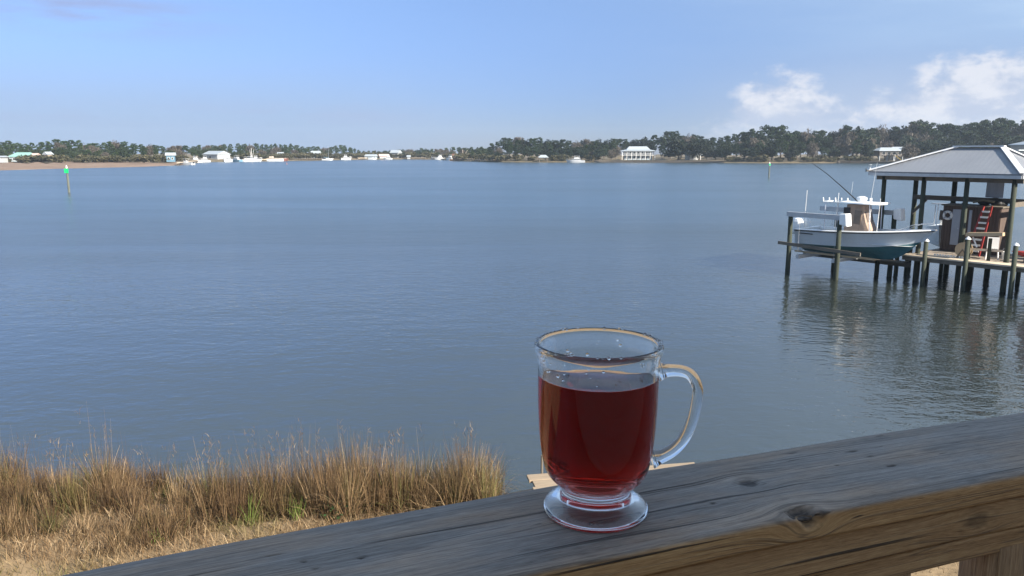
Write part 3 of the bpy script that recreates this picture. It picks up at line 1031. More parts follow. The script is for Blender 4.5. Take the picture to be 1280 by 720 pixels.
def hull_mesh(L, B, fb, bowrise=0.35, n=9, draft=0.25):
    """boat hull, bow towards +x; sides, bottom and deck as three meshes"""
    side, bot, deck = [], [], []
    for i in range(n + 1):
        s_ = i / n
        hb = B / 2 * (0.88 + 0.12 * min(1, s_ * 3)) * (1 - max(0, (s_ - 0.45) / 0.55) ** 2.2) + 0.015
        x = -L / 2 + L * s_
        zg = fb * (1 + bowrise * s_ ** 2)
        xw = x - 0.10 * L * max(0, s_ - 0.6) / 0.4
        hw = hb * 0.86
        zk = -draft * (1 - max(0, (s_ - 0.6) / 0.4) ** 2)
        side.append([(xw, -hw, 0.02), (x, -hb, zg), (x, -hb + min(0.12, hb * 0.6), zg + 0.03), (x, hb - min(0.12, hb * 0.6), zg + 0.03), (x, hb, zg), (xw, hw, 0.02)])
        bot.append([(xw, -hw, 0.02), (xw, 0, zk), (xw, hw, 0.02)])
    a = MB().loft(side)
    k = len(side[0])
    a.f.append(tuple(range(k)))
    bt = MB().loft(bot)
    bt.f.append((0, 1, 2))
    return a, bt


def boat(name, label, px, off, L, B, fb, rz, style, hullm='boat_white', botm='teal_paint', z=0.0, cat='boat', group=None):
    t_ = thing(name, label, cat, at(px, off, z), rz, group)
    a, bt = hull_mesh(L, B, fb)
    a.build('hull', M[hullm], t_)
    bt.build('hull_bottom', M[botm], t_)
    if style == 'cruiser':
        MB().box((-0.05 * L, 0, fb + 0.45), (0.52 * L, B * 0.72, 0.9), taper=0.82).build('cabin', M['boat_white'], t_)
        wn = MB().box((-0.05 * L, 0, fb + 0.58), (0.50 * L, B * 0.735, 0.32), taper=0.93).build('window_band', M['far_glass'], t_)
        MB().box((-0.08 * L, 0, fb + 1.25), (0.30 * L, B * 0.62, 0.72), taper=0.8).build('flybridge', M['boat_white'], t_)
        MB().box((-0.09 * L, 0, fb + 2.35), (0.30 * L, B * 0.66, 0.10), taper=0.9).build('canopy', M['boat_white'], t_)
        for sx in (-0.20, 0.03):
            for sy in (-1, 1):
                MB().tube([(sx * L, sy * B * 0.27, fb + 1.5), (sx * L, sy * B * 0.28, fb + 2.35)], 0.05, 5).build('canopy_post', M['boat_white'], t_)
        MB().tube([(0.14 * L, -B * 0.3, fb + 0.75), (0.47 * L, 0, fb * 1.3 + 0.7), (0.14 * L, B * 0.3, fb + 0.75)], 0.03, 5).build('bow_rail', M['alu'], t_)
    elif style == 'sail':
        MB().box((0.02 * L, 0, fb + 0.2), (0.42 * L, B * 0.55, 0.5), taper=0.8).build('cabin', M['boat_white'], t_)
        MB().tube([(0.06 * L, 0, fb), (0.06 * L, 0, fb + 1.15 * L)], [0.11, 0.07], 6).build('mast', M['alu'], t_)
        MB().tube([(0.06 * L, 0, fb + 1.0), (-0.36 * L, 0, fb + 1.05)], 0.14, 6).build('boom', M['house_blue'], t_)
        for q in ((0.49 * L, 0, fb * 1.3), (-0.48 * L, 0, fb)):
            MB().tube([(0.06 * L, 0, fb + 1.13 * L), q], 0.018, 4).build('stay', M['alu'], t_)
    elif style == 'trawler':
        MB().box((0.16 * L, 0, fb + 0.85), (0.26 * L, B * 0.66, 1.7), taper=0.92).build('wheelhouse', M['boat_white'], t_)
        MB().box((0.17 * L, 0, fb + 1.15), (0.262 * L, B * 0.668, 0.5), taper=0.97).build('window_band', M['far_glass'], t_)
        MB().tube([(0.0, 0, fb), (0.0, 0, fb + 6.4)], [0.16, 0.08], 6).build('mast', M['white_paint'], t_)
        for sy in (-1, 1):
            MB().tube([(0.02 * L, sy * 0.3, fb + 0.5), (-0.05 * L, sy * 1.5, fb + 5.6)], 0.07, 5).build('outrigger', M['white_paint'], t_)
        MB().box((-0.24 * L, 0, fb + 0.35), (0.2 * L, B * 0.4, 0.7)).build('winch_box', M['grey_panel'], t_)
    else:
        MB().box((0.02 * L, 0, fb + 0.45), (0.18 * L, B * 0.42, 0.9), taper=0.75).build('console', M['boat_white'], t_)
        MB().box((0.02 * L, 0, fb + 1.75), (0.30 * L, B * 0.7, 0.09)).build('canopy', M['boat_white'], t_)
        for sx in (-0.08, 0.12):
            for sy in (-1, 1):
                MB().tube([(sx * L, sy * B * 0.24, fb), (sx * L, sy * B * 0.28, fb + 1.72)], 0.04, 5).build('canopy_post', M['alu'], t_)
        MB().box((-0.53 * L, 0, fb + 0.15), (0.09 * L, 0.42, 0.75), taper=0.8).build('outboard_motor', M['black_plastic'], t_)
    return t_


boat('motor_yacht', 'white motor yacht moored off the wooded point left of the long house', 719, -5, 10.5, 3.4, 1.15, R(172), 'cruiser', cat='yacht')
GM = 'boats moored at the marina on the left shore'
boat('marina_boat', 'grey and white boat moored by the pale dock at the beach tip', 233, -6, 8, 2.8, 1.0, R(160), 'open', group=GM)
boat('marina_boat', 'low white boat between the beach tip dock and the long marina shed', 246, -6, 7, 2.6, 1.0, R(30), 'cruiser', group=GM)
boat('marina_boat', 'white cabin boat moored just left of the marina shed', 255, -8, 7, 2.8, 1.1, R(200), 'cruiser', group=GM)
boat('marina_boat', 'white boat with its round bow towards us below the shed gable', 284, -10, 7.5, 3.6, 1.6, R(262), 'cruiser', group=GM)
boat('marina_boat', 'white boat with a blue hull right of the marina shed', 295, -5, 8.5, 3, 1.1, R(150), 'cruiser', 'house_blue', group=GM)
boat('marina_boat', 'small white open boat between the blue hulled boat and the trawler', 307, -4, 6, 2.4, 1.0, R(215), 'open', group=GM)
boat('fishing_trawler', 'white trawler with a tall mast and raised outriggers', 315, -4, 9.5, 3.6, 1.4, R(250), 'trawler', group=GM)
boat('marina_boat', 'cream cabin boat tied up right beside the trawler', 321, -1, 6.5, 2.6, 1.2, R(10), 'cruiser', group=GM)
boat('sailboat', 'small white sailboat with a bare mast moored off the left shore', 410, -6, 7.5, 2.6, 0.95, R(8), 'sail', cat='sailboat')
boat('powerboat', 'small bright white powerboat moored right of the sailboat', 433, -6, 7.2, 2.9, 1.3, R(14), 'cruiser')
boat('dock_boat', 'small white boat under the eave of the grey roofed boathouse', 466, -6, 6.5, 2.4, 0.9, R(5), 'open')
boat('dock_boat', 'white boat moored in front of the pink roofed boathouse', 485, -6, 6.5, 2.5, 1.0, R(190), 'cruiser')
boat('channel_boat', 'large white boat moored left of the orange crane barge', 549, -4, 7.5, 3.0, 1.2, R(200), 'cruiser')
boat('channel_boat', 'white boat with a tall cabin close beside the orange crane barge', 562, -4, 6, 2.6, 1.2, R(150), 'cruiser')
boat('channel_boat', 'grey flat boat at the mouth of the channel left of the large white boat', 541, 6, 7, 2.6, 0.6, R(180), 'open', 'grey_panel')
boat('skiff', 'low dark skiff drifting left of the boathouse roof corner', 1087, 0, 2.4, 1.0, 0.35, R(12), 'open', 'dock_dark', 'dock_dark').location = U(1087, 214.2)

# the long barge with a red bow
t_ = thing('barge', 'long pale barge with a red end moored right of the trawler', 'barge', at(347, -5, 0), R(-3))
b = MB()
b.add([(-6.2, -2, 0), (5.4, -2, 0), (6.3, -2, 1.5), (-6.4, -2, 1.15), (-6.2, 2, 0), (5.4, 2, 0), (6.3, 2, 1.5), (-6.4, 2, 1.15)],
      [(0, 1, 2, 3), (7, 6, 5, 4), (3, 2, 6, 7), (0, 4, 5, 1), (1, 5, 6, 2), (0, 3, 7, 4)])
b.build('hull', M['white_gel'], t_)
MB().bbox((-6.3, -1.9, 1.5), (5.0, 1.9, 1.85)).build('deck', M['barge_deck'], t_)
MB().add([(4.6, -2.05, 0.02), (5.5, -2.05, 0.02), (6.45, -2.05, 1.7), (4.6, -2.05, 1.6), (4.6, 2.05, 0.02), (5.5, 2.05, 0.02), (6.45, 2.05, 1.7), (4.6, 2.05, 1.6)],
         [(0, 1, 2, 3), (7, 6, 5, 4), (3, 2, 6, 7), (0, 4, 5, 1), (1, 5, 6, 2), (0, 3, 7, 4)]).build('bow_plate', M['rust_red'], t_, )
MB().box((-3.8, 0, 2.4), (2.0, 2.4, 1.1)).build('deck_house', M['barge_deck'], t_)
t_ = thing('buoy', 'small red buoy on the water below the barge bow', 'buoy', U(358.5, 205.5))
MB().lathe([(0, -0.2), (0.25, -0.1), (0.28, 0.15), (0.18, 0.4), (0.07, 0.5), (0.06, 0.9), (0, 0.92)], 10).build('float', M['rust_red'], t_)
MB().ball((0, 0, 0.98), 0.09, 8, 6).build('top_mark', M['red'], t_)

# crane barge
t_ = thing('crane_barge', 'rusty orange work barge with a derrick at the channel mouth', 'barge', at(573, 0, 0), R(4))
MB().bbox((-5.5, -2.6, -0.2), (6.0, 2.6, 1.1)).build('hull', M['orange_steel'], t_)
MB().box((-1.6, 0, 2.5), (4.2, 3.2, 2.8)).build('cab', M['orange_steel'], t_)
MB().box((-1.6, 0, 4.1), (4.8, 3.6, 0.4)).build('cab_roof', M['rust_red'], t_)
MB().box((-1.6, -1.62, 2.9), (3.2, 0.08, 0.9)).build('window_band', M['far_glass'], t_)
MB().tube([(2.8, 0, 1.0), (2.8, 0, 7.0)], 0.16, 6).build('mast', M['barge_deck'], t_)
MB().tube([(2.8, 0, 1.6), (5.8, 0, 6.6)], 0.12, 6).build('boom', M['barge_deck'], t_)
MB().box((4.2, 0, 1.7), (2.0, 2.6, 1.2)).build('winch_box', M['yellow'], t_)

# channel markers
def marker(pos, h, label, sw):
    t_ = thing('day_beacon', label, 'channel marker', pos, R(6))
    MB().tube([(0, 0, -1.5), (0.03, 0, h * 0.5), (0, 0.02, h)], [0.17, 0.16, 0.15], 10).build('pile', M['grey_pile'], t_)
    sg = MB().box((0, -0.19, h - sw * 0.62), (sw, 0.03, sw * 1.12)).build('sign_board', M['green_sign'], t_)
    for z_ in (-0.25, 0.25):
        MB().box((0, -0.165, h - sw * 0.62 + z_), (sw * 0.8, 0.03, 0.07)).build('bracket', M['alu'], sg)
    MB().lathe([(0, 0), (0.13, 0), (0.13, 0.12), (0.09, 0.16), (0.10, 0.34), (0.05, 0.42), (0, 0.43)], 10, (0, 0, h + 0.005)).build('lantern', M['white_paint'], t_)
    return t_


marker(U(86.3, 240.5), 3.75, 'green square day beacon on a grey pile in open water at left', 0.62)
marker(U(961, 221.5), 3.3, 'slim green marker post in the water beneath the right-hand trees', 0.36)

# ------------------------------------------------------------------ the dock: frame u along the dock towards us and right, v away from us
DO = Vector((16.5, 38.2, 0))
DA = Vector((0.62, -0.785, 0)).normalized()
DB = Vector((0.785, 0.62, 0)).normalized()
DROT = math.atan2(DA.y, DA.x)


def W(u, v, z=0.0):
    return DO + DA * u + DB * v + Vector((0, 0, z))


def dthing(name, label, cat, u, v, z=0.0, group=None, rz=0.0):
    return thing(name, label, cat, W(u, v, z), DROT + rz, group)


DZ = 1.38
# boathouse: eight posts, beams, hipped ribbed roof (local x = u, y = v)
bh = dthing('boathouse', 'open boathouse with a grey ribbed hipped roof on dark green posts', 'boathouse', 0, 0)
for u in (0.58, 2.56, 4.54, 6.54):
    for v, r_ in ((3.02, 0.115), (6.62, 0.13)):
        pz = MB().tube([(u, v, -1.5), (u + 0.02, v, 2.0), (u, v, 5.18)], [r_ * 1.08, r_, r_ * 0.95], 10).build('post', M['pile'], bh, smooth=True)
for v in (3.02, 6.62):
    MB().bbox((0.2, v - 0.075, 5.02), (6.9, v + 0.075, 5.29)).build('eave_beam', M['dock_dark'], bh)
for u in (0.40, 6.72):
    MB().bbox((u - 0.07, 3.10, 5.03), (u + 0.07, 6.54, 5.27)).build('eave_beam', M['dock_dark'], bh)
for u in (2.56, 4.54):
    MB().bbox((u - 0.06, 3.10, 5.06), (u + 0.06, 6.54, 5.26)).build('tie_beam', M['dock_dark'], bh)
MB().bbox((0.58, 6.48, 3.88), (6.54, 6.62 - 0.16, 4.13)).build('cross_beam', M['dock_dark'], bh)
MB().bbox((6.40, 3.16, 3.90), (6.50, 6.44, 4.12)).build('cross_beam', M['dock_dark'], bh)
for u in (0.58, 2.56):
    MB().bar((u, 6.45, 3.1), (u + 0.7, 6.45, 3.9), 0.09, 0.14).build('brace', M['dock_dark'], bh)
ez, rzz = 5.42, 6.58
U0, U1, V0, V1 = -0.02, 6.98, 2.50, 7.14
rm0, rm1, vm = 3.15, 5.25, 4.82
cor = [(U0, V0, ez), (U1, V0, ez), (U1, V1, ez), (U0, V1, ez)]
rd = [(rm0, vm, rzz), (rm1, vm, rzz)]


def roof_face(name, poly, axis):
    """one roof slope with standing ribs running up it, built as geometry"""
    b = MB()
    p = [Vector(q) for q in poly]
    nrm = (p[1] - p[0]).cross(p[-1] - p[0]).normalized()
    if nrm.z < 0:
        nrm = -nrm
    th = nrm * 0.03
    n = len(p)
    b.add([q + th for q in p] + [q - th for q in p], [tuple(range(n)), tuple(range(2 * n - 1, n - 1, -1))] + [(i, n + i, n + (i + 1) % n, (i + 1) % n) for i in range(n)])
    e0, e1 = p[0], p[1]
    ed = (e1 - e0)
    upd = nrm.cross(ed).normalized()
    if upd.z < 0:
        upd = -upd
    k = int(ed.length / 0.23)
    for i in range(1, k):
        q = e0 + ed * (i / k)
        # length of the rib: walk up until outside the polygon
        L = 0.0
        best = None
        for a_, b_ in zip(p[1:], p[2:] + p[:1]):
            dd = b_ - a_
            den = upd.cross(dd).dot(nrm)
            if abs(den) < 1e-6:
                continue
            tt = (a_ - q).cross(dd).dot(nrm) / den
            ss = (a_ - q).cross(upd).dot(nrm) / den
            if tt > 0.02 and -0.001 <= ss <= 1.001 and (best is None or tt < best):
                best = tt
        if best and best > 0.1:
            b.bar(q + nrm * 0.036, q + upd * (best - 0.03) + nrm * 0.036, 0.03, 0.005, nrm)
    return b.build(name, M['roof_metal'], bh, fix=True)


roof_face('roof_slope', [cor[0], cor[1], rd[1], rd[0]], 0)
roof_face('roof_slope', [cor[1], cor[2], rd[1]], 1)
roof_face('roof_slope', [cor[2], cor[3], rd[0], rd[1]], 0)
roof_face('roof_slope', [cor[3], cor[0], rd[0]], 1)
for a_, b_ in ((cor[0], rd[0]), (cor[1], rd[1]), (cor[2], rd[1]), (cor[3], rd[0])):
    MB().bar(Vector(a_) + Vector((0, 0, 0.09)), Vector(b_) + Vector((0, 0, 0.10)), 0.26, 0.05).build('hip_cap', M['roof_trim'], bh)
MB().bar(Vector(rd[0]) + Vector((-0.1, 0, 0.125)), Vector(rd[1]) + Vector((0.1, 0, 0.125)), 0.30, 0.05).build('ridge_cap', M['roof_trim'], bh)
for a_, b_ in ((0, 1), (1, 2), (2, 3), (3, 0)):
    p, q = Vector(cor[a_]), Vector(cor[b_])
    d = (q - p).normalized()
    MB().bar(p + d * 0.03 + Vector((0, 0, -0.11)), q - d * 0.03 + Vector((0, 0, -0.11)), 0.045, 0.15).build('fascia', M['galv'], bh)

# dock decking, beams and piles
dk = dthing('dock', 'wooden dock with weathered planks under and beside the boathouse', 'dock', 0, 0)
b = MB()
u = 2.3
while u < 13.0:
    wd = random.uniform(0.128, 0.138)
    zz = DZ + random.uniform(-0.006, 0.006)
    b.box((u + wd / 2, 4.72, zz - 0.02), (wd, 3.80 + random.uniform(-0.03, 0.03), 0.04))
    u += 0.143
kind(b.build('deck_planks', M['plank_deck'], dk), 'stuff')
MB().bbox((2.28, 2.70, DZ - 0.16), (13.0, 2.80, DZ + 0.015)).build('edge_board', M['dock_pale'], dk)
MB().bbox((2.28, 1.96, DZ - 0.05), (13.0, 2.695, DZ + 0.02)).build('walkway_board', M['dock_pale'], dk)
MB().bbox((2.28, 2.02, DZ - 0.25), (13.0, 2.11, DZ - 0.055)).build('stringer', M['dock_dark'], dk)
for v in (3.25, 4.8, 6.3):
    MB().bbox((2.28, v - 0.06, DZ - 0.28), (13.0, v + 0.06, DZ - 0.05)).build('stringer', M['dock_dark'], dk)
for u in (2.6, 6.2, 9.8):
    for v in (4.2, 5.9):
        MB().tube([(u, v, -1.5), (u, v, DZ - 0.05)], 0.105, 9).build('pile', M['pile'], dk, smooth=True)
MB().tube([(4.3, 5.0, -1.5), (4.3, 5.0, DZ - 0.05)], 0.20, 12).build('pile', M['pile'], dk, smooth=True)
for u, v in ((1.0, 4.3), (1.35, 4.7), (1.8, 5.0)):
    MB().tube([(u, v, -1.5), (u, v, 1.25)], 0.11, 9).build('pile', M['pile'], dk, smooth=True)
for i, (u, top) in enumerate(((3.46, 2.16), (5.30, 2.42), (7.28, 2.32), (9.4, 2.3))):
    pz = MB().tube([(u, 1.80, -1.5), (u, 1.80, top)], [0.11, 0.10], 10).build('mooring_post', M['pile'], dk, smooth=True)
    MB().lathe([(0, 0.12), (0.05, 0.09), (0.12, 0.02), (0.13, -0.02), (0, -0.02)], 12, (u, 1.80, top + 0.03)).build('post_cap', M['white_paint'], pz)
MB().tube([(5.85, 2.88, DZ), (5.85, 2.88, 2.45)], 0.08, 8).build('rail_post', M['pile'], dk)
MB().tube([(4.98, 2.88, DZ), (4.98, 2.88, 2.45)], 0.08, 8).build('rail_post', M['pile'], dk)
MB().bar((4.86, 2.86, 2.56), (6.42, 2.86, 2.70), 0.50, 0.16).build('rail_board', M['tan_board'], dk)
MB().bar((5.0, 2.95, 1.85), (6.4, 2.95, 1.90), 0.05, 0.10).build('lower_rail', M['dock_pale'], dk)
MB().bar((5.12, 2.80, 2.46), (5.36, 2.74, 2.0), 0.05, 0.05).build('brace', M['white_paint'], dk)
# row of small white cleat blocks along the edge board
for i in range(12):
    u = 3.45 + i * 0.125
    MB().bbox((u, 3.02 - 0.2, DZ + 0.016), (u + 0.06, 3.02 - 0.13, DZ + 0.10)).build('edge_block', M['white_paint'], dk)

# shed and the things kept under the roof
sh = dthing('storage_shed', 'dark brown board shed under the boathouse roof', 'shed', 0, 0, DZ + 0.004)
MB().bbox((2.68, 5.25, 0.0), (5.36, 6.40, 2.32)).build('wall', M['shed'], sh)
MB().bbox((2.60, 5.15, 2.325), (5.44, 6.44, 2.39)).build('roof', M['dock_dark'], sh)
n_ = 18
for i in range(n_):
    u = 2.70 + i * 2.64 / n_
    MB().bbox((u, 5.222, 0.02), (u + 2.64 / n_ - 0.025, 5.248, 2.31)).build('board', M['shed'], sh)
dr = MB().bbox((3.18, 5.175, 0.35), (3.56, 5.218, 2.16)).build('door', M['grey_panel'], sh)
MB().ball((3.50, 5.155, 1.2), 0.025, 8, 6).build('handle', M['alu'], dr)
MB().bbox((3.95, 5.18, 0.55), (4.08, 5.218, 2.16)).build('trim_board', M['grey_panel'], sh)
lr = dthing('life_ring', 'white life ring hung on the dark shed wall', 'life ring', 2.95, 5.17, 3.22)
b = MB()
rows = []
for k in range(25):
    t = 2 * PI * k / 24
    rows.append([((0.185 + 0.062 * math.cos(2 * PI * j / 8)) * math.cos(t), 0.05 * math.sin(2 * PI * j / 8), (0.185 + 0.062 * math.cos(2 * PI * j / 8)) * math.sin(t)) for j in range(8)])
b.loft(rows, True)
b.build('ring', M['white_paint'], lr, smooth=True)
for k in range(4):
    t = PI / 4 + k * PI / 2
    MB().box((0.185 * math.cos(t), 0, 0.185 * math.sin(t)), (0.14, 0.115, 0.06), ry=-t).build('band', M['grey_panel'], lr)
ldr = dthing('step_ladder', 'red fibreglass ladder with pale rungs leaning on the shed', 'ladder', 4.72, 4.78, DZ + 0.004, rz=R(-10))
for x in (-0.22, 0.26):
    MB().bar((x * 1.3, -0.55, 0.0), (x * 0.8, 0.33, 2.42), 0.085, 0.06).build('rail', M['red'], ldr)
for i in range(8):
    k = 0.10 + i * 0.112
    MB().box((0.02, -0.55 + 0.88 * k, 2.42 * k), (0.46 - 0.10 * k, 0.09, 0.085)).build('rung', M['white_paint'], ldr)
rl = dthing('hose_reel', 'round tan reel of line standing on the dock edge', 'reel', 4.72, 2.98, DZ + 0.42)
for y in (-0.12, 0.12):
    b = MB()
    b.tube([(0, y - 0.02, 0), (0, y + 0.02, 0)], 0.36, 18)
    b.build('flange', M['tan_board'], rl)
MB().tube([(0, -0.09, 0), (0, 0.09, 0)], 0.26, 18).build('coiled_line', M['rope'], rl)
for y in (-0.155, 0.155):
    MB().bar((-0.25, y, -0.41), (0, y, 0.02), 0.05, 0.03).build('stand', M['dock_dark'], rl)
    MB().bar((0.25, y, -0.41), (0, y, 0.02), 0.05, 0.03).build('stand', M['dock_dark'], rl)
tp = dthing('hanging_sheet', 'pale grey sheet hung under the back of the boathouse roof', 'sheet', 4.15, 6.40, 4.15)
rows = []
for j in range(6):
    rows.append([(k * 0.1, 0.03 * math.sin(k * 1.7 + j * 0.4), 0.86 * j / 5) for k in range(9)])
rows2 = [[(x, y + 0.012, z) for x, y, z in r_] for r_ in rows]
MB().loft(rows).loft(rows2).build('cloth', M['grey_panel'], tp, smooth=True)
nt = dthing('bundled_net', 'dark bundled net lying on the cross beam above the shed', 'net', 4.55, 6.2, DZ + 2.40)
b = MB()
for k in range(7):
    b.ball((random.uniform(-0.6, 0.6), random.uniform(-0.1, 0.1), random.uniform(0.06, 0.16)), random.uniform(0.12, 0.2), 9, 6, (1.5, 0.8, 0.8))
b.build('net_folds', M['dark_paint'], nt, smooth=True)
b = MB()
b.tube([(-0.8, -0.15, 0.12), (-0.3, -0.2, 0.24), (0.2, -0.2, 0.18)], 0.06, 7)
b.build('rolled_tarp', M['rope'], nt)
# things at the right, beside the last post
rs_ = dthing('tackle_room', 'brown tackle room wall with a dark window right of the last post', 'shed', 0, 0, DZ + 0.004)
MB().bbox((6.35, 6.72, 0), (11.6, 8.4, 3.75)).build('wall', M['shed'], rs_)
wn = MB().bbox((7.0, 6.66, 2.6), (8.6, 6.712, 3.45)).build('window', M['dock_dark'], rs_)
MB().bbox((7.08, 6.63, 2.68), (8.52, 6.658, 3.37)).build('pane', M['far_glass'], wn)
MB().bbox((6.36, 6.64, 1.78), (11.6, 6.71, 2.2)).build('shelf_board', M['tan_board'], rs_)
fz = dthing('fish_freezer', 'pale grey blue cabinet with a white frame at the far right of the dock', 'cabinet', 7.35, 5.3, DZ + 0.004)
MB().bbox((-0.55, -0.3, 0.72), (1.1, 0.35, 1.78)).build('body', M['grey_panel'], fz)
MB().bbox((-0.60, -0.34, 0.64), (1.15, 0.38, 0.715)).build('base', M['white_paint'], fz)
for x in (-0.55, 0.22, 1.04):
    MB().bbox((x - 0.03, -0.335, 0.72), (x + 0.03, -0.302, 1.78)).build('frame', M['white_paint'], fz)
for x in (-0.5, 1.05):
    MB().bbox((x - 0.04, -0.2, 0), (x + 0.04, 0.2, 0.64)).build('leg', M['dock_dark'], fz)
ky = dthing('kayak', 'red kayak lying on the dock right of the last boathouse post', 'kayak', 8.0, 3.9, DZ + 0.32, rz=R(6))
rows = []
for i in range(13):
    s_ = i / 12
    hw = 0.33 * math.sin(PI * min(0.999, max(0.001, s_))) ** 0.6 + 0.01
    rows.append([(-1.5 + 3.0 * s_, hw * math.cos(2 * PI * k / 10), hw * 0.62 * math.sin(2 * PI * k / 10) + 0.14 * (2 * s_ - 1) ** 2) for k in range(10)])
MB().loft(rows, True).build('hull', M['red'], ky, smooth=True)
MB().lathe([(0.20, 0), (0.25, 0.05), (0.20, 0.06)], 14, (0, 0, 0.19)).build('cockpit_rim', M['black_plastic'], ky)
for x in (-0.9, 0.9):
    MB().bbox((x - 0.05, -0.3, -0.315), (x + 0.05, 0.3, -0.14)).build('cradle_block', M['dock_dark'], ky)
bk = dthing('bait_bucket', 'white bucket hanging at the last boathouse post', 'bucket', 6.1, 4.2, DZ + 0.004)
MB().lathe([(0, 0), (0.14, 0), (0.17, 0.36), (0.16, 0.36), (0.13, 0.03), (0, 0.03)], 14).build('body', M['white_paint'], bk)
MB().tube([(-0.165, 0, 0.33), (-0.1, 0, 0.5), (0.1, 0, 0.5), (0.165, 0, 0.33)], 0.008, 5).build('handle', M['alu'], bk)
bk['label'] = 'white bucket on the dock boards behind the tan rail'
ch = dthing('deck_chair', 'white plastic chair behind the tan rail board', 'chair', 5.7, 3.7, DZ + 0.004, rz=R(20))
MB().box((0, 0, 0.43), (0.5, 0.48, 0.04)).build('seat', M['white_paint'], ch)
MB().box((0, 0.25, 0.75), (0.48, 0.04, 0.55), rx=R(-12)).build('backrest', M['white_paint'], ch)
for x in (-0.22, 0.22):
    for y in (-0.2, 0.2):
        MB().bar((x, y, 0.41), (x * 1.15, y * 1.15, 0), 0.045, 0.045).build('leg', M['white_paint'], ch)

# second boat behind the dock, bow towards us
sb = dthing('small_motorboat', 'small white motorboat with a dark windshield beyond the dock left of the shed', 'boat', 1.55, 8.6, 1.45, rz=R(-75))
a_, bt_ = hull_mesh(5.0, 1.9, 0.75, 0.5)
a_.build('hull', M['white_gel'], sb)
bt_.build('hull_bottom', M['white_gel'], sb)
MB().box((-0.3, 0, 1.05), (0.9, 0.75, 0.7), taper=0.75).build('console', M['white_gel'], sb)
MB().box((0.15, 0, 1.5), (0.08, 0.72, 0.55), ry=R(-18)).build('windshield', M['black_plastic'], sb)
MB().box((-2.55, 0, 0.85), (0.4, 0.4, 0.7), taper=0.8).build('outboard_motor', M['black_plastic'], sb)
MB().bar((-0.6, -0.3, 2.1), (0.6, -0.3, 2.15), 0.9, 0.05).build('canopy', M['alu'], sb)
for x in (-0.5, 0.5):
    for y in (-0.55, -0.05):
        MB().tube([(x, y, 0.75), (x, y, 2.08)], 0.025, 5).build('canopy_post', M['alu'], sb)

# ------------------------------------------------------------------ boat lift
lf = dthing('boat_lift', 'four post boat lift with grey top beams and white motor covers', 'boat lift', 0, 0)
for u, v, top in ((-2.75, 0, 3.05), (-0.02, 0, 3.0), (-1.95, 3.25, 3.0), (1.15, 3.25, 3.2)):
    MB().tube([(u, v, -1.5), (u + 0.02, v, 1.2), (u, v, top)], [0.135, 0.125, 0.12], 10).build('pile', M['pile'], lf, smooth=True)
MB().bbox((-2.95, -0.09, 3.055), (0.05, 0.09, 3.30)).build('top_beam', M['galv'], lf)
MB().bbox((-2.95, 3.16, 3.205), (1.2, 3.34, 3.45)).build('top_beam', M['galv'], lf)
for u, v, z in ((0.30, 0, 2.78), (1.42, 3.25, 2.96)):
    bx = MB()
    bx.add([(u - 0.22, v - 0.26, z + 0.06), (u + 0.20, v - 0.26, z - 0.02), (u + 0.20, v + 0.26, z - 0.02), (u - 0.22, v + 0.26, z + 0.06),
            (u - 0.24, v - 0.26, z + 0.60), (u + 0.12, v - 0.26, z + 0.62), (u + 0.12, v + 0.26, z + 0.62), (u - 0.24, v + 0.26, z + 0.60)],
           [(3, 2, 1, 0), (4, 5, 6, 7), (0, 1, 5, 4), (1, 2, 6, 5), (2, 3, 7, 6), (3, 0, 4, 7)])
    bx.build('motor_cover', M['white_gel'], lf, bevel=0.05)
for u in (-2.2, -0.2):
    MB().bbox((u - 0.08, -0.05, 0.86), (u + 0.08, 3.28, 1.06)).build('cradle_beam', M['galv'], lf)
for v in (1.05, 2.15):
    MB().bbox((-3.0, v - 0.06, 1.065), (1.4, v + 0.06, 1.15)).build('bunk_board', M['tan_board'], lf)
MB().bar((-3.25, -0.24, 1.64), (1.3, -0.24, 1.46), 0.07, 0.17).build('bumper_beam', M['dock_dark'], lf)
MB().bbox((-3.7, 3.05, 0.62), (2.25, 3.12, 0.86)).build('side_beam', M['dock_dark'], lf)
MB().bbox((-3.2, 2.35, 0.87), (2.2, 3.04, 0.93)).build('catwalk', M['dock_dark'], lf)
for u in (-2.2, -0.2):
    for v, z in ((-0.02, 3.06), (3.25, 3.21)):
        MB().tube([(u, v, z), (u, v, 1.05)], 0.007, 5).build('cable', M['galv'], lf)

# ------------------------------------------------------------------ the boat on the lift
ft = dthing('fishing_boat', 'white centre console fishing boat with a teal bottom raised on the lift', 'boat', 0, 1.6)
NS = 22


def hull_stations():
    rows = []
    for i in range(NS + 1):
        s_ = i / NS
        u = -2.75 + 6.65 * s_
        e = max(0.0, (s_ - 0.42) / 0.58)
        hb = 1.18 * (1 - e ** 2.3) + 0.02
        zg = 2.34 + 0.10 * s_ + 0.30 * s_ ** 2.2
        hc = 1.00 * (1 - max(0, (s_ - 0.36) / 0.60) ** 2.0) if s_ < 0.96 else 0.0
        hc = max(0.012, hc)
        zc = 1.58 + 0.20 * s_ + 0.42 * s_ ** 4
        zk = 1.10 - 0.02 * s_ + 1.15 * max(0, (s_ - 0.62) / 0.38) ** 2.3
        uc = u - 0.42 * max(0, (s_ - 0.55) / 0.45) ** 1.5
        uk = u - 0.62 * max(0, (s_ - 0.55) / 0.45) ** 1.5
        zc = min(zc, zg - 0.18)
        zk = min(zk, zc - 0.015)
        rows.append((s_, u, hb, zg, uc, hc, zc, uk, zk))
    return rows


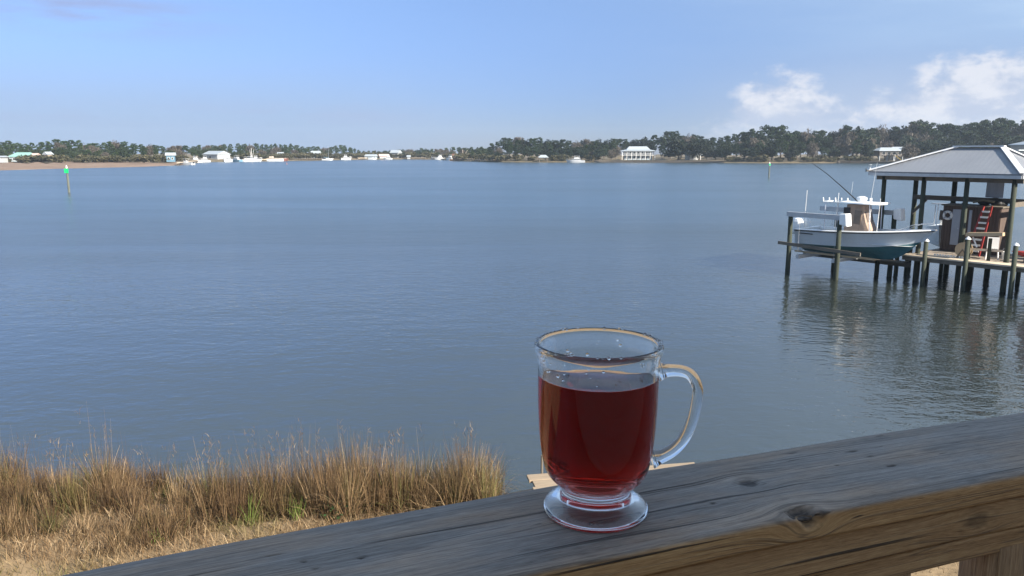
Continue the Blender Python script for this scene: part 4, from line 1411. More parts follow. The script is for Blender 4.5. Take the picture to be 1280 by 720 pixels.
st = hull_stations()
side = []
for s_, u, hb, zg, uc, hc, zc, uk, zk in st:
    L_ = []
    for k in range(5):
        q = k / 4
        fl = q ** (1.0 + 0.9 * s_)
        L_.append((uc + (u - uc) * q, -(hc + (hb - hc) * fl), zc + (zg - zc) * q))
    side.append(L_)
b = MB().loft(side)
b.loft([[(x, -y, z) for x, y, z in r_] for r_ in side])
tr_ = side[0]
b.add([tr_[0], tr_[-1], (tr_[-1][0], -tr_[-1][1], tr_[-1][2]), (tr_[0][0], -tr_[0][1], tr_[0][2])], [(0, 1, 2, 3)])
b.build('hull_side', M['hull_grey'], ft, smooth=False)
bot = []
for s_, u, hb, zg, uc, hc, zc, uk, zk in st:
    L_ = []
    for k in range(4):
        q = k / 3
        L_.append((uk + (uc - uk) * q, -hc * q, zk + (zc - zk) * (q ** 0.9) + 0.025 * math.sin(q * PI * 3)))
    bot.append(list(reversed(L_)) + [(x, -y, z) for x, y, z in L_[1:]])
b = MB().loft(bot)
b.f.append(tuple(range(7)))
b.build('hull_bottom', M['teal_paint'], ft)
rub = [[(u, -(hb + 0.022), zg - 0.06), (u, -(hb + 0.032), zg - 0.02), (u, -(hb + 0.01), zg + 0.005)] for s_, u, hb, zg, *_ in st]
b = MB().loft(rub)
b.loft([[(x, -y, z) for x, y, z in r_] for r_ in rub])
b.build('rub_rail', M['dark_paint'], ft)
capr = [[(u, -(hb + 0.012), zg + 0.004), (u, -(hb - 0.02), zg + 0.045), (u, -max(0.0, hb - 0.24), zg + 0.05), (u, -max(0.0, hb - 0.26), zg - 0.1)] for s_, u, hb, zg, *_ in st]
b = MB().loft(capr)
b.loft([[(x, -y, z) for x, y, z in r_] for r_ in capr])
b.build('gunwale', M['white_gel'], ft)
b = MB()
b.loft([[(u, -max(0.0, hb - 0.2), 1.9), (u, max(0.0, hb - 0.2), 1.9)] for s_, u, hb, zg, *_ in st[:-3]])
b.build('cockpit_floor', M['white_gel'], ft)
b = MB()
b.loft([[(u, -max(0.0, hb - 0.2), zg + 0.02), (u, max(0.0, hb - 0.2), zg + 0.02)] for s_, u, hb, zg, *_ in st[-7:]])
b.build('bow_deck', M['white_gel'], ft)
MB().bbox((-2.74, -0.95, 1.9), (-2.45, 0.95, 2.40)).build('transom_bench', M['white_gel'], ft)
# model script on the hull is only a grey smudge in the photo: a short dark stripe
MB().bbox((-2.45, -1.195, 2.15), (-1.7, -1.10, 2.19)).build('side_stripe', M['dark_paint'], ft)
for v in (-0.36, 0.36):
    en = MB()
    rows = []
    for z, x0, x1, hw in ((2.02, -3.28, -2.84, 0.18), (2.14, -3.42, -2.78, 0.24), (2.42, -3.52, -2.76, 0.26), (2.70, -3.48, -2.80, 0.25), (2.85, -3.36, -2.90, 0.19), (2.89, -3.22, -3.0, 0.10)):
        xc, hx = (x0 + x1) / 2, (x1 - x0) / 2
        rows.append([(xc + hx * (abs(math.cos(a)) ** 0.6) * math.copysign(1, math.cos(a)), v + hw * (abs(math.sin(a)) ** 0.6) * math.copysign(1, math.sin(a)), z) for a in [2 * PI * (k + 0.5) / 14 for k in range(14)]])
    en.loft(rows, True)
    en.f.append(tuple(range(13, -1, -1)))
    en.f.append(tuple(range(5 * 14, 6 * 14)))
    eo = en.build('outboard_motor', M['white_gel'], ft, smooth=False)
    MB().box((-3.06, v, 1.62), (0.26, 0.15, 0.85), ry=R(6)).build('midsection', M['white_gel'], eo)
    MB().tube([(-3.35, v, 1.18), (-3.0, v, 1.16), (-2.72, v, 1.18)], [0.05, 0.085, 0.04], 8).build('gearcase', M['white_gel'], eo)
    MB().box((-3.1, v, 1.32), (0.5, 0.24, 0.02)).build('plate', M['white_gel'], eo)
    pr = MB()
    for k in range(3):
        a = k * 2 * PI / 3
        pr.box((-3.4, v + 0.10 * math.cos(a), 1.18 + 0.10 * math.sin(a)), (0.03, 0.20, 0.10), rx=a)
    pr.build('propeller', M['alu'], eo)
    MB().box((-3.10, v, 2.06), (0.42, 0.37, 0.05)).build('cowl_band', M['dark_paint'], eo)
# helm enclosed by tan canvas
b = MB()
rows = []
for z, x0, x1, hw in ((1.9, -0.42, 0.95, 0.47), (2.55, -0.44, 0.93, 0.47), (2.95, -0.42, 0.72, 0.46), (3.40, -0.36, 0.58, 0.45), (3.78, -0.34, 0.52, 0.45)):
    pts = []
    for k in range(12):
        a = 2 * PI * (k + 0.5) / 12
        pts.append(((x0 + x1) / 2 + (x1 - x0) / 2 * 1.06 * abs(math.cos(a)) ** 0.35 * math.copysign(1, math.cos(a)) + 0.015 * math.sin(7 * a + z * 9),
                    hw * 1.04 * abs(math.sin(a)) ** 0.35 * math.copysign(1, math.sin(a)) + 0.015 * math.cos(5 * a + z * 7), z))
    rows.append(pts)
b.loft(rows, True)
cv = b.build('canvas_enclosure', M['canvas'], ft)
MB().box((-0.28, -0.485, 3.42), (0.34, 0.02, 0.42)).build('clear_window', M['black_plastic'], cv)
MB().box((0.30, -0.485, 3.15), (0.36, 0.02, 0.70), ry=R(4)).build('clear_window', M['clear_vinyl'], cv)
MB().box((0.70, 0, 3.12), (0.02, 0.62, 0.62), ry=R(-14)).build('clear_window', M['clear_vinyl'], cv)
b = MB()
rows = []
for i in range(7):
    s_ = i / 6
    x = -0.60 + 1.98 * s_
    hw = 0.86 * (1 - 0.25 * abs(2 * s_ - 1) ** 3)
    rows.append([(x, -hw, 3.84), (x, -hw * 0.97, 3.90), (x, 0, 3.945), (x, hw * 0.97, 3.90), (x, hw, 3.84), (x, 0, 3.82)])
b.loft(rows, True)
b.f.append(tuple(range(5, -1, -1)))
b.f.append(tuple(range(36, 42)))
tt = b.build('hardtop', M['white_gel'], ft)
for v in (-0.62, 0.62):
    MB().tube([(-0.6, v, 3.87), (-1.52, v, 3.86)], 0.035, 6).build('rear_bar', M['white_gel'], tt)
    MB().tube([(-1.40, v, 3.85), (-1.36, v * 1.1, 2.4)], 0.03, 6).build('support', M['alu'], tt)
    MB().tube([(0.95, v, 3.85), (1.02, v * 0.9, 2.3)], 0.03, 6).build('support', M['alu'], tt)
MB().tube([(-1.52, -0.66, 3.86), (-1.52, 0.66, 3.86)], 0.035, 6).build('rear_bar', M['white_gel'], tt)
for i in range(5):
    MB().tube([(-1.52 + 0.27 * i, -0.62 + 0.12 * i, 3.86), (-1.56 + 0.27 * i, -0.62 + 0.12 * i, 4.08)], 0.035, 6).build('rod_holder', M['white_gel'], tt)
MB().lathe([(0, 0), (0.24, 0), (0.27, 0.08), (0.24, 0.20), (0.12, 0.25), (0, 0.26)], 14, (0.20, 0, 3.94)).build('radar_dome', M['white_gel'], tt)
MB().tube([(0.62, 0.1, 3.94), (0.62, 0.1, 4.12)], 0.06, 7).build('nav_light', M['white_gel'], tt)
MB().tube([(0.10, -0.2, 3.94), (-0.80, -0.1, 4.60), (-1.78, 0.0, 5.28), (-2.75, 0.1, 5.84)], [0.032, 0.028, 0.022, 0.014], 6).build('outrigger_pole', M['dark_paint'], ft)
for (p, q, r_) in (((-2.55, -0.6, 2.4), (-2.5, -0.6, 4.42), 0.018), ((-0.80, -0.6, 2.5), (-0.72, -0.6, 4.35), 0.020), ((-0.66, 0.5, 3.9), (-0.6, 0.5, 4.9), 0.008),
                   ((1.30, -0.4, 2.5), (1.36, -0.4, 4.15), 0.018), ((0.46, 0.4, 3.9), (0.64, 0.4, 5.9), 0.008), ((0.95, -0.5, 2.5), (0.97, -0.5, 3.6), 0.014)):
    MB().tube([p, q], [r_, r_ * 0.7], 5).build('antenna', M['white_paint'], ft)
MB().tube([(2.2, -0.75, 2.58), (3.1, -0.42, 2.98), (3.75, 0, 3.05), (3.1, 0.42, 2.98), (2.2, 0.75, 2.58)], 0.018, 6).build('bow_rail', M['alu'], ft)
MB().bbox((3.35, -0.1, 2.72), (3.95, 0.1, 2.79)).build('anchor_roller', M['alu'], ft)

# ------------------------------------------------------------------ unseen porch floor and wall, added to keep the sun off the railing
RAIL_TOP = CAM_H - 0.2585
M['deck_wood'] = mat('porch_deck_board', (0.24, 0.19, 0.14), 0.8, var=0.25, scale=3, stretch=(1, 4, 1))
M['shade_wall_siding'] = mat('shade_wall_siding', (0.58, 0.48, 0.36), 0.7, var=0.08)  # colour of the unseen wall, warm to bounce light onto the railing
RT = Vector((0.9354, 0.3536, 0))          # along the railing
RN = Vector((-0.3536, 0.9354, 0))         # across it, outwards
RROT = math.atan2(RT.y, RT.x)
fl = RAIL_TOP - 0.98
b = MB()
for i in range(8):
    n0 = 0.40 - 0.143 * (i + 1)
    b.box(tuple(RT * -1.0 + RN * (n0 + 0.07) + Vector((0, 0, fl - 0.02))), (11.0, 0.137, 0.04), rz=RROT)
kind(b.build('porch_floor', M['deck_wood']), 'structure')
b = MB()
b.box(tuple(RT * -1.0 + RN * (-0.86) + Vector((0, 0, (fl + 2.14 + 0.4) / 2))), (11.0, 0.12, fl + 2.14 - 0.4), rz=RROT)
for i in range(14):
    b.box(tuple(RT * -1.0 + RN * (-0.793) + Vector((0, 0, fl + 0.07 + i * 0.145))), (11.0, 0.014, 0.138), rz=RROT)
kind(b.build('added_shade_wall', M['shade_wall_siding']), 'structure')  # unseen wall added behind the camera to block the sun

# ------------------------------------------------------------------ wood of the railing
m, t = newmat('weathered_railing_wood')
ga = t.new('ShaderNodeAttribute')
ga.attribute_name = 'grain'
ka = t.new('ShaderNodeAttribute')
ka.attribute_name = 'knot'
we = t.new('ShaderNodeAttribute')
we.attribute_name = 'weather'
g = ga.outputs['Vector']
kn = ka.outputs['Fac']
fine = t.noise(t.mapping(g, (5, 620, 1)), 1.0, 3, 0.6)
streak = t.noise(t.mapping(g, (2.2, 120, 1)), 1.0, 4, 0.6)
wide = t.noise(t.mapping(g, (0.9, 34, 1)), 1.0, 3, 0.5)
blot = t.noise(t.mapping(g, (6, 16, 1)), 1.0, 4, 0.6)
rings = t.math('ABSOLUTE', t.math('SINE', t.math('MULTIPLY', wide, 34)))
line = t.sstep(rings, 0.28, 0.0)
crack = t.sstep(t.noise(t.mapping(g, (1.6, 150, 1), (3, 7, 0)), 1.0, 2, 0.5), 0.63, 0.68)
check = t.sstep(t.noise(t.mapping(g, (24, 300, 1), (1, 2, 0)), 1.0, 2, 0.5), 0.70, 0.76)
fleck = t.noise(t.mapping(g, (70, 1000, 1), (5, 3, 0)), 1.0, 3, 0.65)
patch_ = t.noise(t.mapping(g, (7, 24, 1), (2, 9, 0)), 1.0, 3, 0.6)
f = t.math('ADD', t.math('MULTIPLY', streak, 0.26), t.math('ADD', t.math('MULTIPLY', fine, 0.24), t.math('ADD', t.math('MULTIPLY', blot, 0.16), t.math('MULTIPLY', fleck, 0.34))))
grey = t.ramp(f, [(0.35, (0.055, 0.046, 0.039)), (0.44, (0.150, 0.130, 0.112)), (0.53, (0.222, 0.196, 0.172)), (0.64, (0.33, 0.295, 0.262))])
brown = t.ramp(f, [(0.36, (0.13, 0.060, 0.022)), (0.44, (0.36, 0.190, 0.074)), (0.52, (0.50, 0.285, 0.120)), (0.63, (0.64, 0.41, 0.195))])
wfac = t.math('MULTIPLY', we.outputs['Fac'], t.math('ADD', 0.35, t.math('MULTIPLY', patch_, 1.15)), clamp=True)
cc = t.mixc(wfac, brown, grey)
cc = t.mixc(t.math('MULTIPLY', line, t.math('ADD', 0.30, t.math('MULTIPLY', streak, 0.35))), cc, (0.060, 0.048, 0.040))
cc = t.mixc(t.math('MULTIPLY', t.math('MAXIMUM', crack, check), 0.85), cc, (0.018, 0.014, 0.012))
cc = t.mixc(kn, cc, (0.016, 0.010, 0.008))
hh = t.math('SUBTRACT', t.math('ADD', t.math('MULTIPLY', streak, 0.4), t.math('ADD', t.math('MULTIPLY', fine, 0.3), t.math('MULTIPLY', fleck, 0.35))),
            t.math('ADD', t.math('MULTIPLY', crack, 1.2), t.math('ADD', t.math('MULTIPLY', check, 0.9), t.math('MULTIPLY', line, 0.25))))
out(t, pbsdf(t, cc, t.math('ADD', 0.62, t.math('MULTIPLY', f, 0.2)), 0, bump(t, hh, 0.75, 0.0012)).outputs[0])
M['rail_wood'] = m

KNOTS = []   # (t, s, radius along, radius across, darkness, depth): s = distance round the profile from the far top edge


def board(name, parent, prof, t0, t1, nt, knots=(), weather=None, gofs=0.0, bow=0.0, dense=None):
    """a sawn board: profile points (n, z) swept along the railing, with grain coordinates that bend round the knots"""
    prof = np.array(prof)
    seg = np.linalg.norm(np.diff(prof, axis=0), axis=1)
    sl = np.concatenate([[0], np.cumsum(seg)])
    fine_s = dense if dense is not None else np.linspace(0, sl[-1], 40)
    pn = np.interp(fine_s, sl, prof[:, 0])
    pz = np.interp(fine_s, sl, prof[:, 1])
    tt = np.linspace(t0, t1, nt)
    T, Sx = np.meshgrid(tt, fine_s, indexing='ij')
    Nn = np.broadcast_to(pn, T.shape).copy()
    Z = np.broadcast_to(pz, T.shape).copy()
    # outward normal in the profile plane
    dn = np.gradient(pn, fine_s)
    dz = np.gradient(pz, fine_s)
    on, oz = dz, -dn
    ln = np.hypot(on, oz) + 1e-9
    on, oz = on / ln, oz / ln
    G = Sx.copy() + gofs
    K = np.zeros_like(T)
    D = np.zeros_like(T)
    for kt, ks, ra, rc, dark, dep in knots:
        du, dv = (T - kt), (Sx - ks)
        q = np.exp(-((du / (ra * 2.6)) ** 2))
        # grain pushed apart by the knot
        G += -np.sign(dv) * np.minimum(np.abs(dv), rc * 1.6) * q * np.exp(-(dv / (rc * 3.2)) ** 2) * 0.6
        e = np.sqrt((du / ra) ** 2 + (dv / rc) ** 2)
        wob = 0.09 * np.sin(np.arctan2(dv / rc, du / ra) * 3 + kt * 9) + 0.06 * np.sin(np.arctan2(dv / rc, du / ra) * 11)
        core = np.clip((1.0 + wob * 0.6 - e) / 0.35, 0, 1)
        ringm = np.clip(1 - np.abs(e - 1.25) / 0.22, 0, 1) * 0.35
        K = np.maximum(K, np.maximum(core * dark * (0.62 + 0.38 * np.abs(np.sin(e * 9 + wob * 5))), ringm * dark))
        D -= core * dep
        D += np.clip(1 - np.abs(e - 1.5) / 0.6, 0, 1) * dep * 0.03
    # slow unevenness of a sawn, weathered surface
    if dense is not None and knots and len(fine_s) > 120:
        chip = np.clip(np.sin(T * 37 + 1) * np.sin(T * 91 + 2) * np.sin(T * 13 + 0.4) - 0.30, 0, 1) * 0.0042
        D -= chip * np.exp(-((Sx - 0.111) / 0.0035) ** 2)
    und = 0.0004 * np.sin(T * 9.0 + Sx * 70) + 0.00035 * np.sin(T * 23 + Sx * 160 + 1.0)
    D += und
    Nn += on * D - bow * (T - 0.27) ** 2
    Z += oz * D
    V = np.stack([T, Nn, Z], -1).reshape(-1, 3)
    na, nb_ = T.shape
    idx = np.arange(na * nb_).reshape(na, nb_)
    F = np.stack([idx[:-1, :-1], idx[1:, :-1], idx[1:, 1:], idx[:-1, 1:]], -1).reshape(-1, 4)
    Wt = np.broadcast_to(np.array([weather(s_) for s_ in fine_s]) if callable(weather) else np.full(len(fine_s), weather if weather is not None else 0.0), T.shape)
    me = np_mesh(name, V, F, {'grain': ('FLOAT_VECTOR', np.stack([T, G, np.zeros_like(T)], -1)), 'knot': ('FLOAT', K), 'weather': ('FLOAT', Wt)}, smooth=True)
    return link(name, me, M['rail_wood'], parent)


rail = thing('deck_railing', 'weathered grey wooden porch railing that the glass mug stands on', 'railing', (0, 0, RAIL_TOP), RROT)
N0, N1 = 0.402, 0.5125
# cap board: far top edge -> top -> rounded near edge -> front -> bottom -> back (profile starts at the far top edge)
cap = [(N1, -0.003), (N1 - 0.003, 0.0)] + [(N0 + 0.0035, 0.0)] + [(N0 + 0.0035 - 0.0035 * math.sin(a), -0.0035 + 0.0035 * math.cos(a)) for a in (0.4, 0.8, 1.2, PI / 2)] + \
      [(N0, -0.0195), (N0 + 0.002, -0.0215), (N1 - 0.002, -0.0215), (N1, -0.0195), (N1, -0.003)]
dense = np.concatenate([np.linspace(0, 0.004, 3), np.linspace(0.006, 0.130, 110), np.linspace(0.133, 0.262, 24)])
kn = []


def knot_at(px, py, ra, rc, dark, dep, dz=0.0):
    p = U(px, py, RAIL_TOP + dz)
    tt_ = p.dot(RT)
    nn_ = p.dot(RN)
    return (tt_, (N1 - 0.05 * (tt_ - 0.27) ** 2 - nn_) + 0.0012, ra, rc, dark, dep)


kn.append(knot_at(936, 604, 0.0092, 0.0078, 0.95, 0.0010))
k2 = knot_at(1003, 640, 0.0130, 0.0105, 1.0, 0.0050)
kn.append(k2)
kn.append((k2[0] + 0.004, k2[1] + 0.008, 0.010, 0.008, 0.95, 0.004))
for px, py, ra, rc in ((1066, 564, 0.007, 0.0012), (1088, 571.5, 0.003, 0.0013), (1115, 582, 0.0065, 0.0013), (892, 630, 0.0013, 0.0014), (453, 696, 0.0022, 0.0018), (380, 702, 0.0016, 0.001), (395, 709, 0.002, 0.001), (340, 695, 0.006, 0.0008), (1046, 583, 0.001, 0.001)):
    kn.append(knot_at(px, py, ra, rc, 1.0, 0.001))
board('cap_board', rail, cap, -1.4, 2.4, 1300, kn, lambda s_: float(np.clip(1.15 - max(0, s_ - 0.1105) / 0.0035, 0.0, 1.0)), 0.0, 0.05, dense)
# apron board under the cap, set back a little, with a knot
A0, A1, AZ0, AZ1 = 0.4055, 0.444, -0.022, -0.0515
apr = [(A1, AZ0), (A0 + 0.002, AZ0), (A0, AZ0 - 0.002), (A0, AZ1 + 0.002), (A0 + 0.002, AZ1), (A1, AZ1), (A1, AZ0)]
ka_ = U(1222, 651, RAIL_TOP - 0.036)
board('apron_board', rail, apr, -1.4, 2.4, 700, [(ka_.dot(RT), 0.0385 + 0.013, 0.016, 0.009, 0.5, 0.0006), (0.10, 0.055, 0.010, 0.006, 0.5, 0.0006), (1.1, 0.05, 0.01, 0.006, 0.6, 0.0006)], 0.12, 0.37, 0.05,
      np.concatenate([np.linspace(0, 0.036, 6), np.linspace(0.0372, 0.070, 36), np.linspace(0.0725, 0.135, 8)]))
# lower rail that the balusters are nailed to
L0, L1, LZ0, LZ1 = 0.4085, 0.447, -0.0525, -0.0745
low = [(L1, LZ0), (L0 + 0.0015, LZ0), (L0, LZ0 - 0.0015), (L0, LZ1 + 0.003), (L0 + 0.003, LZ1), (L1, LZ1), (L1, LZ0)]
board('lower_rail', rail, low, -1.4, 2.4, 600, [(0.42, 0.048, 0.002, 0.0016, 1.0, 0.0006), (0.437, 0.052, 0.0016, 0.0013, 1.0, 0.0006)], 0.10, 0.81, 0.05,
      np.concatenate([np.linspace(0, 0.036, 6), np.linspace(0.0372, 0.063, 30), np.linspace(0.066, 0.12, 8)]))
# balusters
bp = U(1251, 697, RAIL_TOP - 0.0745)
bt0 = bp.dot(RT)
for i in range(-5, 8):
    tt_ = bt0 + 0.019 + i * 0.128
    cn = 0.4265 - 0.05 * (tt_ - 0.27) ** 2
    hw = 0.018
    pr_ = np.array([(-hw, -hw), (hw, -hw), (hw, hw), (-hw, hw), (-hw, -hw)])
    rows_v, gr = [], []
    zs = np.linspace(-0.068, -0.90, 40)
    ring = []
    for a_, b_ in zip(pr_[:-1], pr_[1:]):
        for k in (0.06, 0.5, 0.94):
            ring.append(a_ + (b_ - a_) * k)
    ring = np.array(ring + [ring[0]])
    V = np.array([[(tt_ + q[0] + 0.0006 * math.sin(z * 40 + i), cn + q[1], z) for q in ring] for z in zs])
    nr = len(ring)
    gv = np.array([[(z + i * 0.7, k * 0.012 + i * 0.31, 0) for k in range(nr)] for z in zs])
    idx = np.arange(len(zs) * nr).reshape(len(zs), nr)
    F = np.stack([idx[:-1, :-1], idx[:-1, 1:], idx[1:, 1:], idx[1:, :-1]], -1).reshape(-1, 4)
    me = np_mesh('baluster', V.reshape(-1, 3), F, {'grain': ('FLOAT_VECTOR', gv.reshape(-1, 3)), 'knot': ('FLOAT', np.zeros(len(zs) * nr)), 'weather': ('FLOAT', np.full(len(zs) * nr, 0.35))})
    link('baluster', me, M['rail_wood'], rail)

# ------------------------------------------------------------------ glass mug of tea
m, t = newmat('clear_glass')
out(t, pbsdf(t, (0.97, 0.985, 0.98), 0.0, 0, None, IOR=1.5, Transmission_Weight=1.0).outputs[0])
M['glass'] = m
m, t = newmat('dark_red_tea')
va = t.new('ShaderNodeVolumeAbsorption')
va.inputs['Color'].default_value = (0.83, 0.15, 0.035, 1)
va.inputs['Density'].default_value = 112
wa_ = t.new('ShaderNodeAttribute')
wa_.attribute_name = 'glass_side'
gb = t.new('ShaderNodeBsdfGlass')
gb.inputs['Roughness'].default_value = 0.0
# against air on top 1.333, against the glass wall 1.333 / 1.5
t.l.new(t.math('ADD', 1.333, t.math('MULTIPLY', wa_.outputs['Fac'], 1.333 / 1.5 - 1.333)), gb.inputs['IOR'])
out(t, gb.outputs[0], va.outputs[0])
M['tea'] = m


def catmull(pts, k=6):
    pts = [np.array(p, float) for p in pts]
    out_ = []
    for i in range(len(pts) - 1):
        p0, p1, p2, p3 = pts[max(0, i - 1)], pts[i], pts[i + 1], pts[min(len(pts) - 1, i + 2)]
        for j in range(k):
            u_ = j / k
            out_.append(tuple(0.5 * ((2 * p1) + (-p0 + p2) * u_ + (2 * p0 - 5 * p1 + 4 * p2 - p3) * u_ ** 2 + (-p0 + 3 * p1 - 3 * p2 + p3) * u_ ** 3)))
    out_.append(tuple(pts[-1]))
    return out_


MUGP = Vector((0.0608, 0.518, RAIL_TOP + 0.0008))
mug = thing('glass_mug', 'clear footed glass mug of dark red tea standing on the railing', 'mug', MUGP, 0.0)
outer = [(0, 0.0095), (0.012, 0.0085), (0.022, 0.0055), (0.0300, 0.0018), (0.0345, 0.0), (0.0366, 0.0004), (0.0380, 0.0018), (0.0380, 0.0036), (0.0362, 0.0058), (0.0322, 0.0082), (0.0282, 0.0106),
         (0.0256, 0.0130), (0.0248, 0.0152), (0.0250, 0.0176), (0.0272, 0.0208), (0.0324, 0.0256), (0.0364, 0.0312), (0.0386, 0.0390), (0.0404, 0.0510), (0.0416, 0.0650), (0.0423, 0.0810),
         (0.0425, 0.0970), (0.0425, 0.1060), (0.0428, 0.1120), (0.0438, 0.1165), (0.0447, 0.1198), (0.0451, 0.1220), (0.0450, 0.1240), (0.0442, 0.1254), (0.0430, 0.1257), (0.0418, 0.1250),
         (0.0409, 0.1230), (0.0404, 0.1200), (0.0398, 0.1150), (0.0394, 0.1090), (0.0392, 0.1000)]
inner = [(0.0392, 0.1000), (0.0389, 0.0850), (0.0381, 0.0680), (0.0368, 0.0532), (0.0345, 0.0426), (0.0307, 0.0348), (0.0251, 0.0292), (0.0175, 0.0255), (0.0088, 0.0238), (0, 0.0234)]
TZ = 0.1020
oc = catmull(outer, 4)
ic = catmull(inner, 4)
oc_i = next(k for k in range(len(oc) - 1, 0, -1) if oc[k][1] >= TZ and oc[k][0] < 0.0405)
q0, q1 = oc[oc_i], oc[min(oc_i + 1, len(oc) - 1)]
rt = q0[0] + (q1[0] - q0[0]) * (q0[1] - TZ) / max(1e-9, q0[1] - q1[1]) if q1[1] < TZ else 0.0392
prof = [(max(0, r), z) for r, z in oc[:oc_i + 1]] + [(rt, TZ)]      # the glass wall stops where the tea begins; below that the two share one face
prof[0] = (0, prof[0][1])
MB().lathe(prof, 112).build('body', M['glass'], mug, smooth=True, fix=False)
# handle: round rod in the plane to the right of the mug
hc_px = [(823.5, 464), (836, 462.5), (850, 463), (862, 467.5), (870, 478), (873.5, 492), (871.5, 512), (865, 534), (855, 551), (842, 563), (828, 570), (815, 573)]
HD = math.hypot(MUGP.x, MUGP.y)
pts = []
for px, py in hc_px:
    y = (py - 360) / FP
    fw, dn = cp - y * sp, sp + y * cp
    k = MUGP.y / fw
    pts.append(((px - 640) / FP * k - MUGP.x, 0.004 * math.sin((py - 464) / 109 * PI), CAM_H - dn * k - MUGP.z))
pp = catmull(pts, 5)
n_ = len(pp)
rad = []
for i in range(n_):
    q = i / (n_ - 1)
    rad.append(0.0048 - 0.0009 * math.sin(PI * q) + 0.0022 * math.exp(-(q / 0.05) ** 2) + 0.0022 * math.exp(-((1 - q) / 0.05) ** 2))
hb = MB().tube(pp, rad, 24)
hb.v = [(x, y * 1.30, z) for x, y, z in hb.v]
hb.build('handle', M['glass'], mug, smooth=True)
tea = thing('tea', 'dark red tea filling the glass mug to below the rim', 'drink', MUGP, 0.0)
side_p = [(rt, TZ)] + [(r, z) for r, z in ic if z < TZ - 0.0012]
side_p[-1] = (0, side_p[-1][1])
tb = MB().lathe(side_p, 112)
nside = len(tb.v)
# slightly raised edge where the tea clings to the glass
tb.lathe([(0, TZ - 0.0012), (0.030, TZ - 0.0012), (0.0355, TZ - 0.0011), (0.0376, TZ - 0.0008), (rt, TZ)], 112)
V_ = np.array(tb.v)
me = bpy.data.meshes.new('liquid')
me.from_pydata(tb.v, [], tb.f)
at_ = me.attributes.new('glass_side', 'FLOAT', 'FACE')
nf_side = sum(1 for f_ in tb.f if max(f_) < nside)
at_.data.foreach_set('value', [1.0 if max(f_) < nside else 0.0 for f_ in tb.f])
bm = bmesh.new()
bm.from_mesh(me)
bmesh.ops.remove_doubles(bm, verts=bm.verts, dist=1e-6)
bmesh.ops.recalc_face_normals(bm, faces=bm.faces)
bm.to_mesh(me)
bm.free()
for p_ in me.polygons:
    p_.use_smooth = True
me.update()
link('liquid', me, M['tea'], tea)
# normals must look out of the tea
bm = bmesh.new()
bm.from_mesh(me)
if bm.calc_volume(signed=True) < 0:
    bmesh.ops.reverse_faces(bm, faces=bm.faces)
    bm.to_mesh(me)
bm.free()
# keep the tea surface crisp at its rim
me.set_sharp_from_angle(angle=R(50))

# water beads on the rim and on the inside above the tea
bead = MB().ball((0, 0, 0), 1.0, 10, 7).mesh('droplet', True)
bead.materials.append(M['glass'])
for i in range(80):
    a = random.uniform(0, 2 * PI)
    if random.random() < 0.55:
        z = random.uniform(0.105, 0.119)
        r = float(np.interp(z, [0.1, 0.109, 0.115, 0.12], [0.0392, 0.0394, 0.0398, 0.0404])) - 0.0001
    else:
        z, r = 0.1256, random.uniform(0.0424, 0.0438)
    o = link('droplet', bead, None, mug)
    s_ = random.uniform(0.0004, 0.0015)
    o.location = (math.cos(a) * r, math.sin(a) * r, z)
    o.scale = (s_ * random.uniform(0.8, 1.5), s_, s_ * random.uniform(0.6, 1.1))
    o.rotation_euler = (0, 0, a)

# ------------------------------------------------------------------ plank landing at the water's edge, seen behind the mug
pa, pb_ = U(657, 594, 1.05), U(868, 578, 1.05)
dv = (pb_ - pa)
dv.z = 0
land = thing('plank_landing', 'pale plank landing at the water\'s edge right of the dry grass', 'landing', (pa.x, pa.y, 0), math.atan2(dv.y, dv.x))
L = dv.length
M['new_board'] = mat('pale_landing_board', (0.27, 0.21, 0.145), 0.8, var=0.25, scale=3.0, bmp=0.004, stretch=(0.6, 6, 1))
for i in range(4):
    y1 = 0.02 - i * 0.245
    MB().bbox((0.02 + 0.05 * (i % 2), y1 - 0.235, 1.0), (L + 0.05 * ((i * 7) % 3), y1, 1.05 - 0.004 * (i % 2))).build('plank', M['new_board'], land, bevel=0.006)
for x in (0.25, L * 0.5, L - 0.25):
    MB().bbox((x - 0.05, -0.93, 0.88), (x + 0.05, 0.0, 0.996)).build('joist', M['dock_dark'], land)
    for y in (-0.85, -0.08):
        MB().tube([(x, y, -0.6), (x, y, 0.88)], 0.07, 8).build('pile', M['dock_dark'], land)
MB().tube([(0.30, 0.07, 0.2), (0.30, 0.07, 1.36)], 0.022, 8).build('stake', M['dock_dark'], land)

# ------------------------------------------------------------------ dry marsh grass along the bank
m, t = newmat('dry_marsh_grass')
gi = t.new('ShaderNodeNewGeometry').outputs['Random Per Island']
ta = t.new('ShaderNodeAttribute')
ta.attribute_name = 'tint'
ft_ = t.math('ADD', t.math('MULTIPLY', gi, 0.5), t.math('MULTIPLY', ta.outputs['Fac'], 0.5))
colr = t.ramp(ft_, [(0.05, (0.030, 0.020, 0.012)), (0.28, (0.060, 0.036, 0.019)), (0.50, (0.110, 0.068, 0.033)), (0.72, (0.235, 0.155, 0.080)), (0.93, (0.46, 0.345, 0.21))])
gr = t.new('ShaderNodeAttribute')
gr.attribute_name = 'green'
colr = t.mixc(gr.outputs['Fac'], colr, (0.10, 0.125, 0.030))
b_ = pbsdf(t, colr, 0.7)
b_.inputs['Specular IOR Level'].default_value = 0.3
tr = t.new('ShaderNodeBsdfTranslucent')
t.l.new(colr, tr.inputs[0])
mx = t.new('ShaderNodeMixShader')
mx.inputs[0].default_value = 0.10
t.l.new(b_.outputs[0], mx.inputs[1])
t.l.new(tr.outputs[0], mx.inputs[2])
out(t, mx.outputs[0])
M['grass'] = m


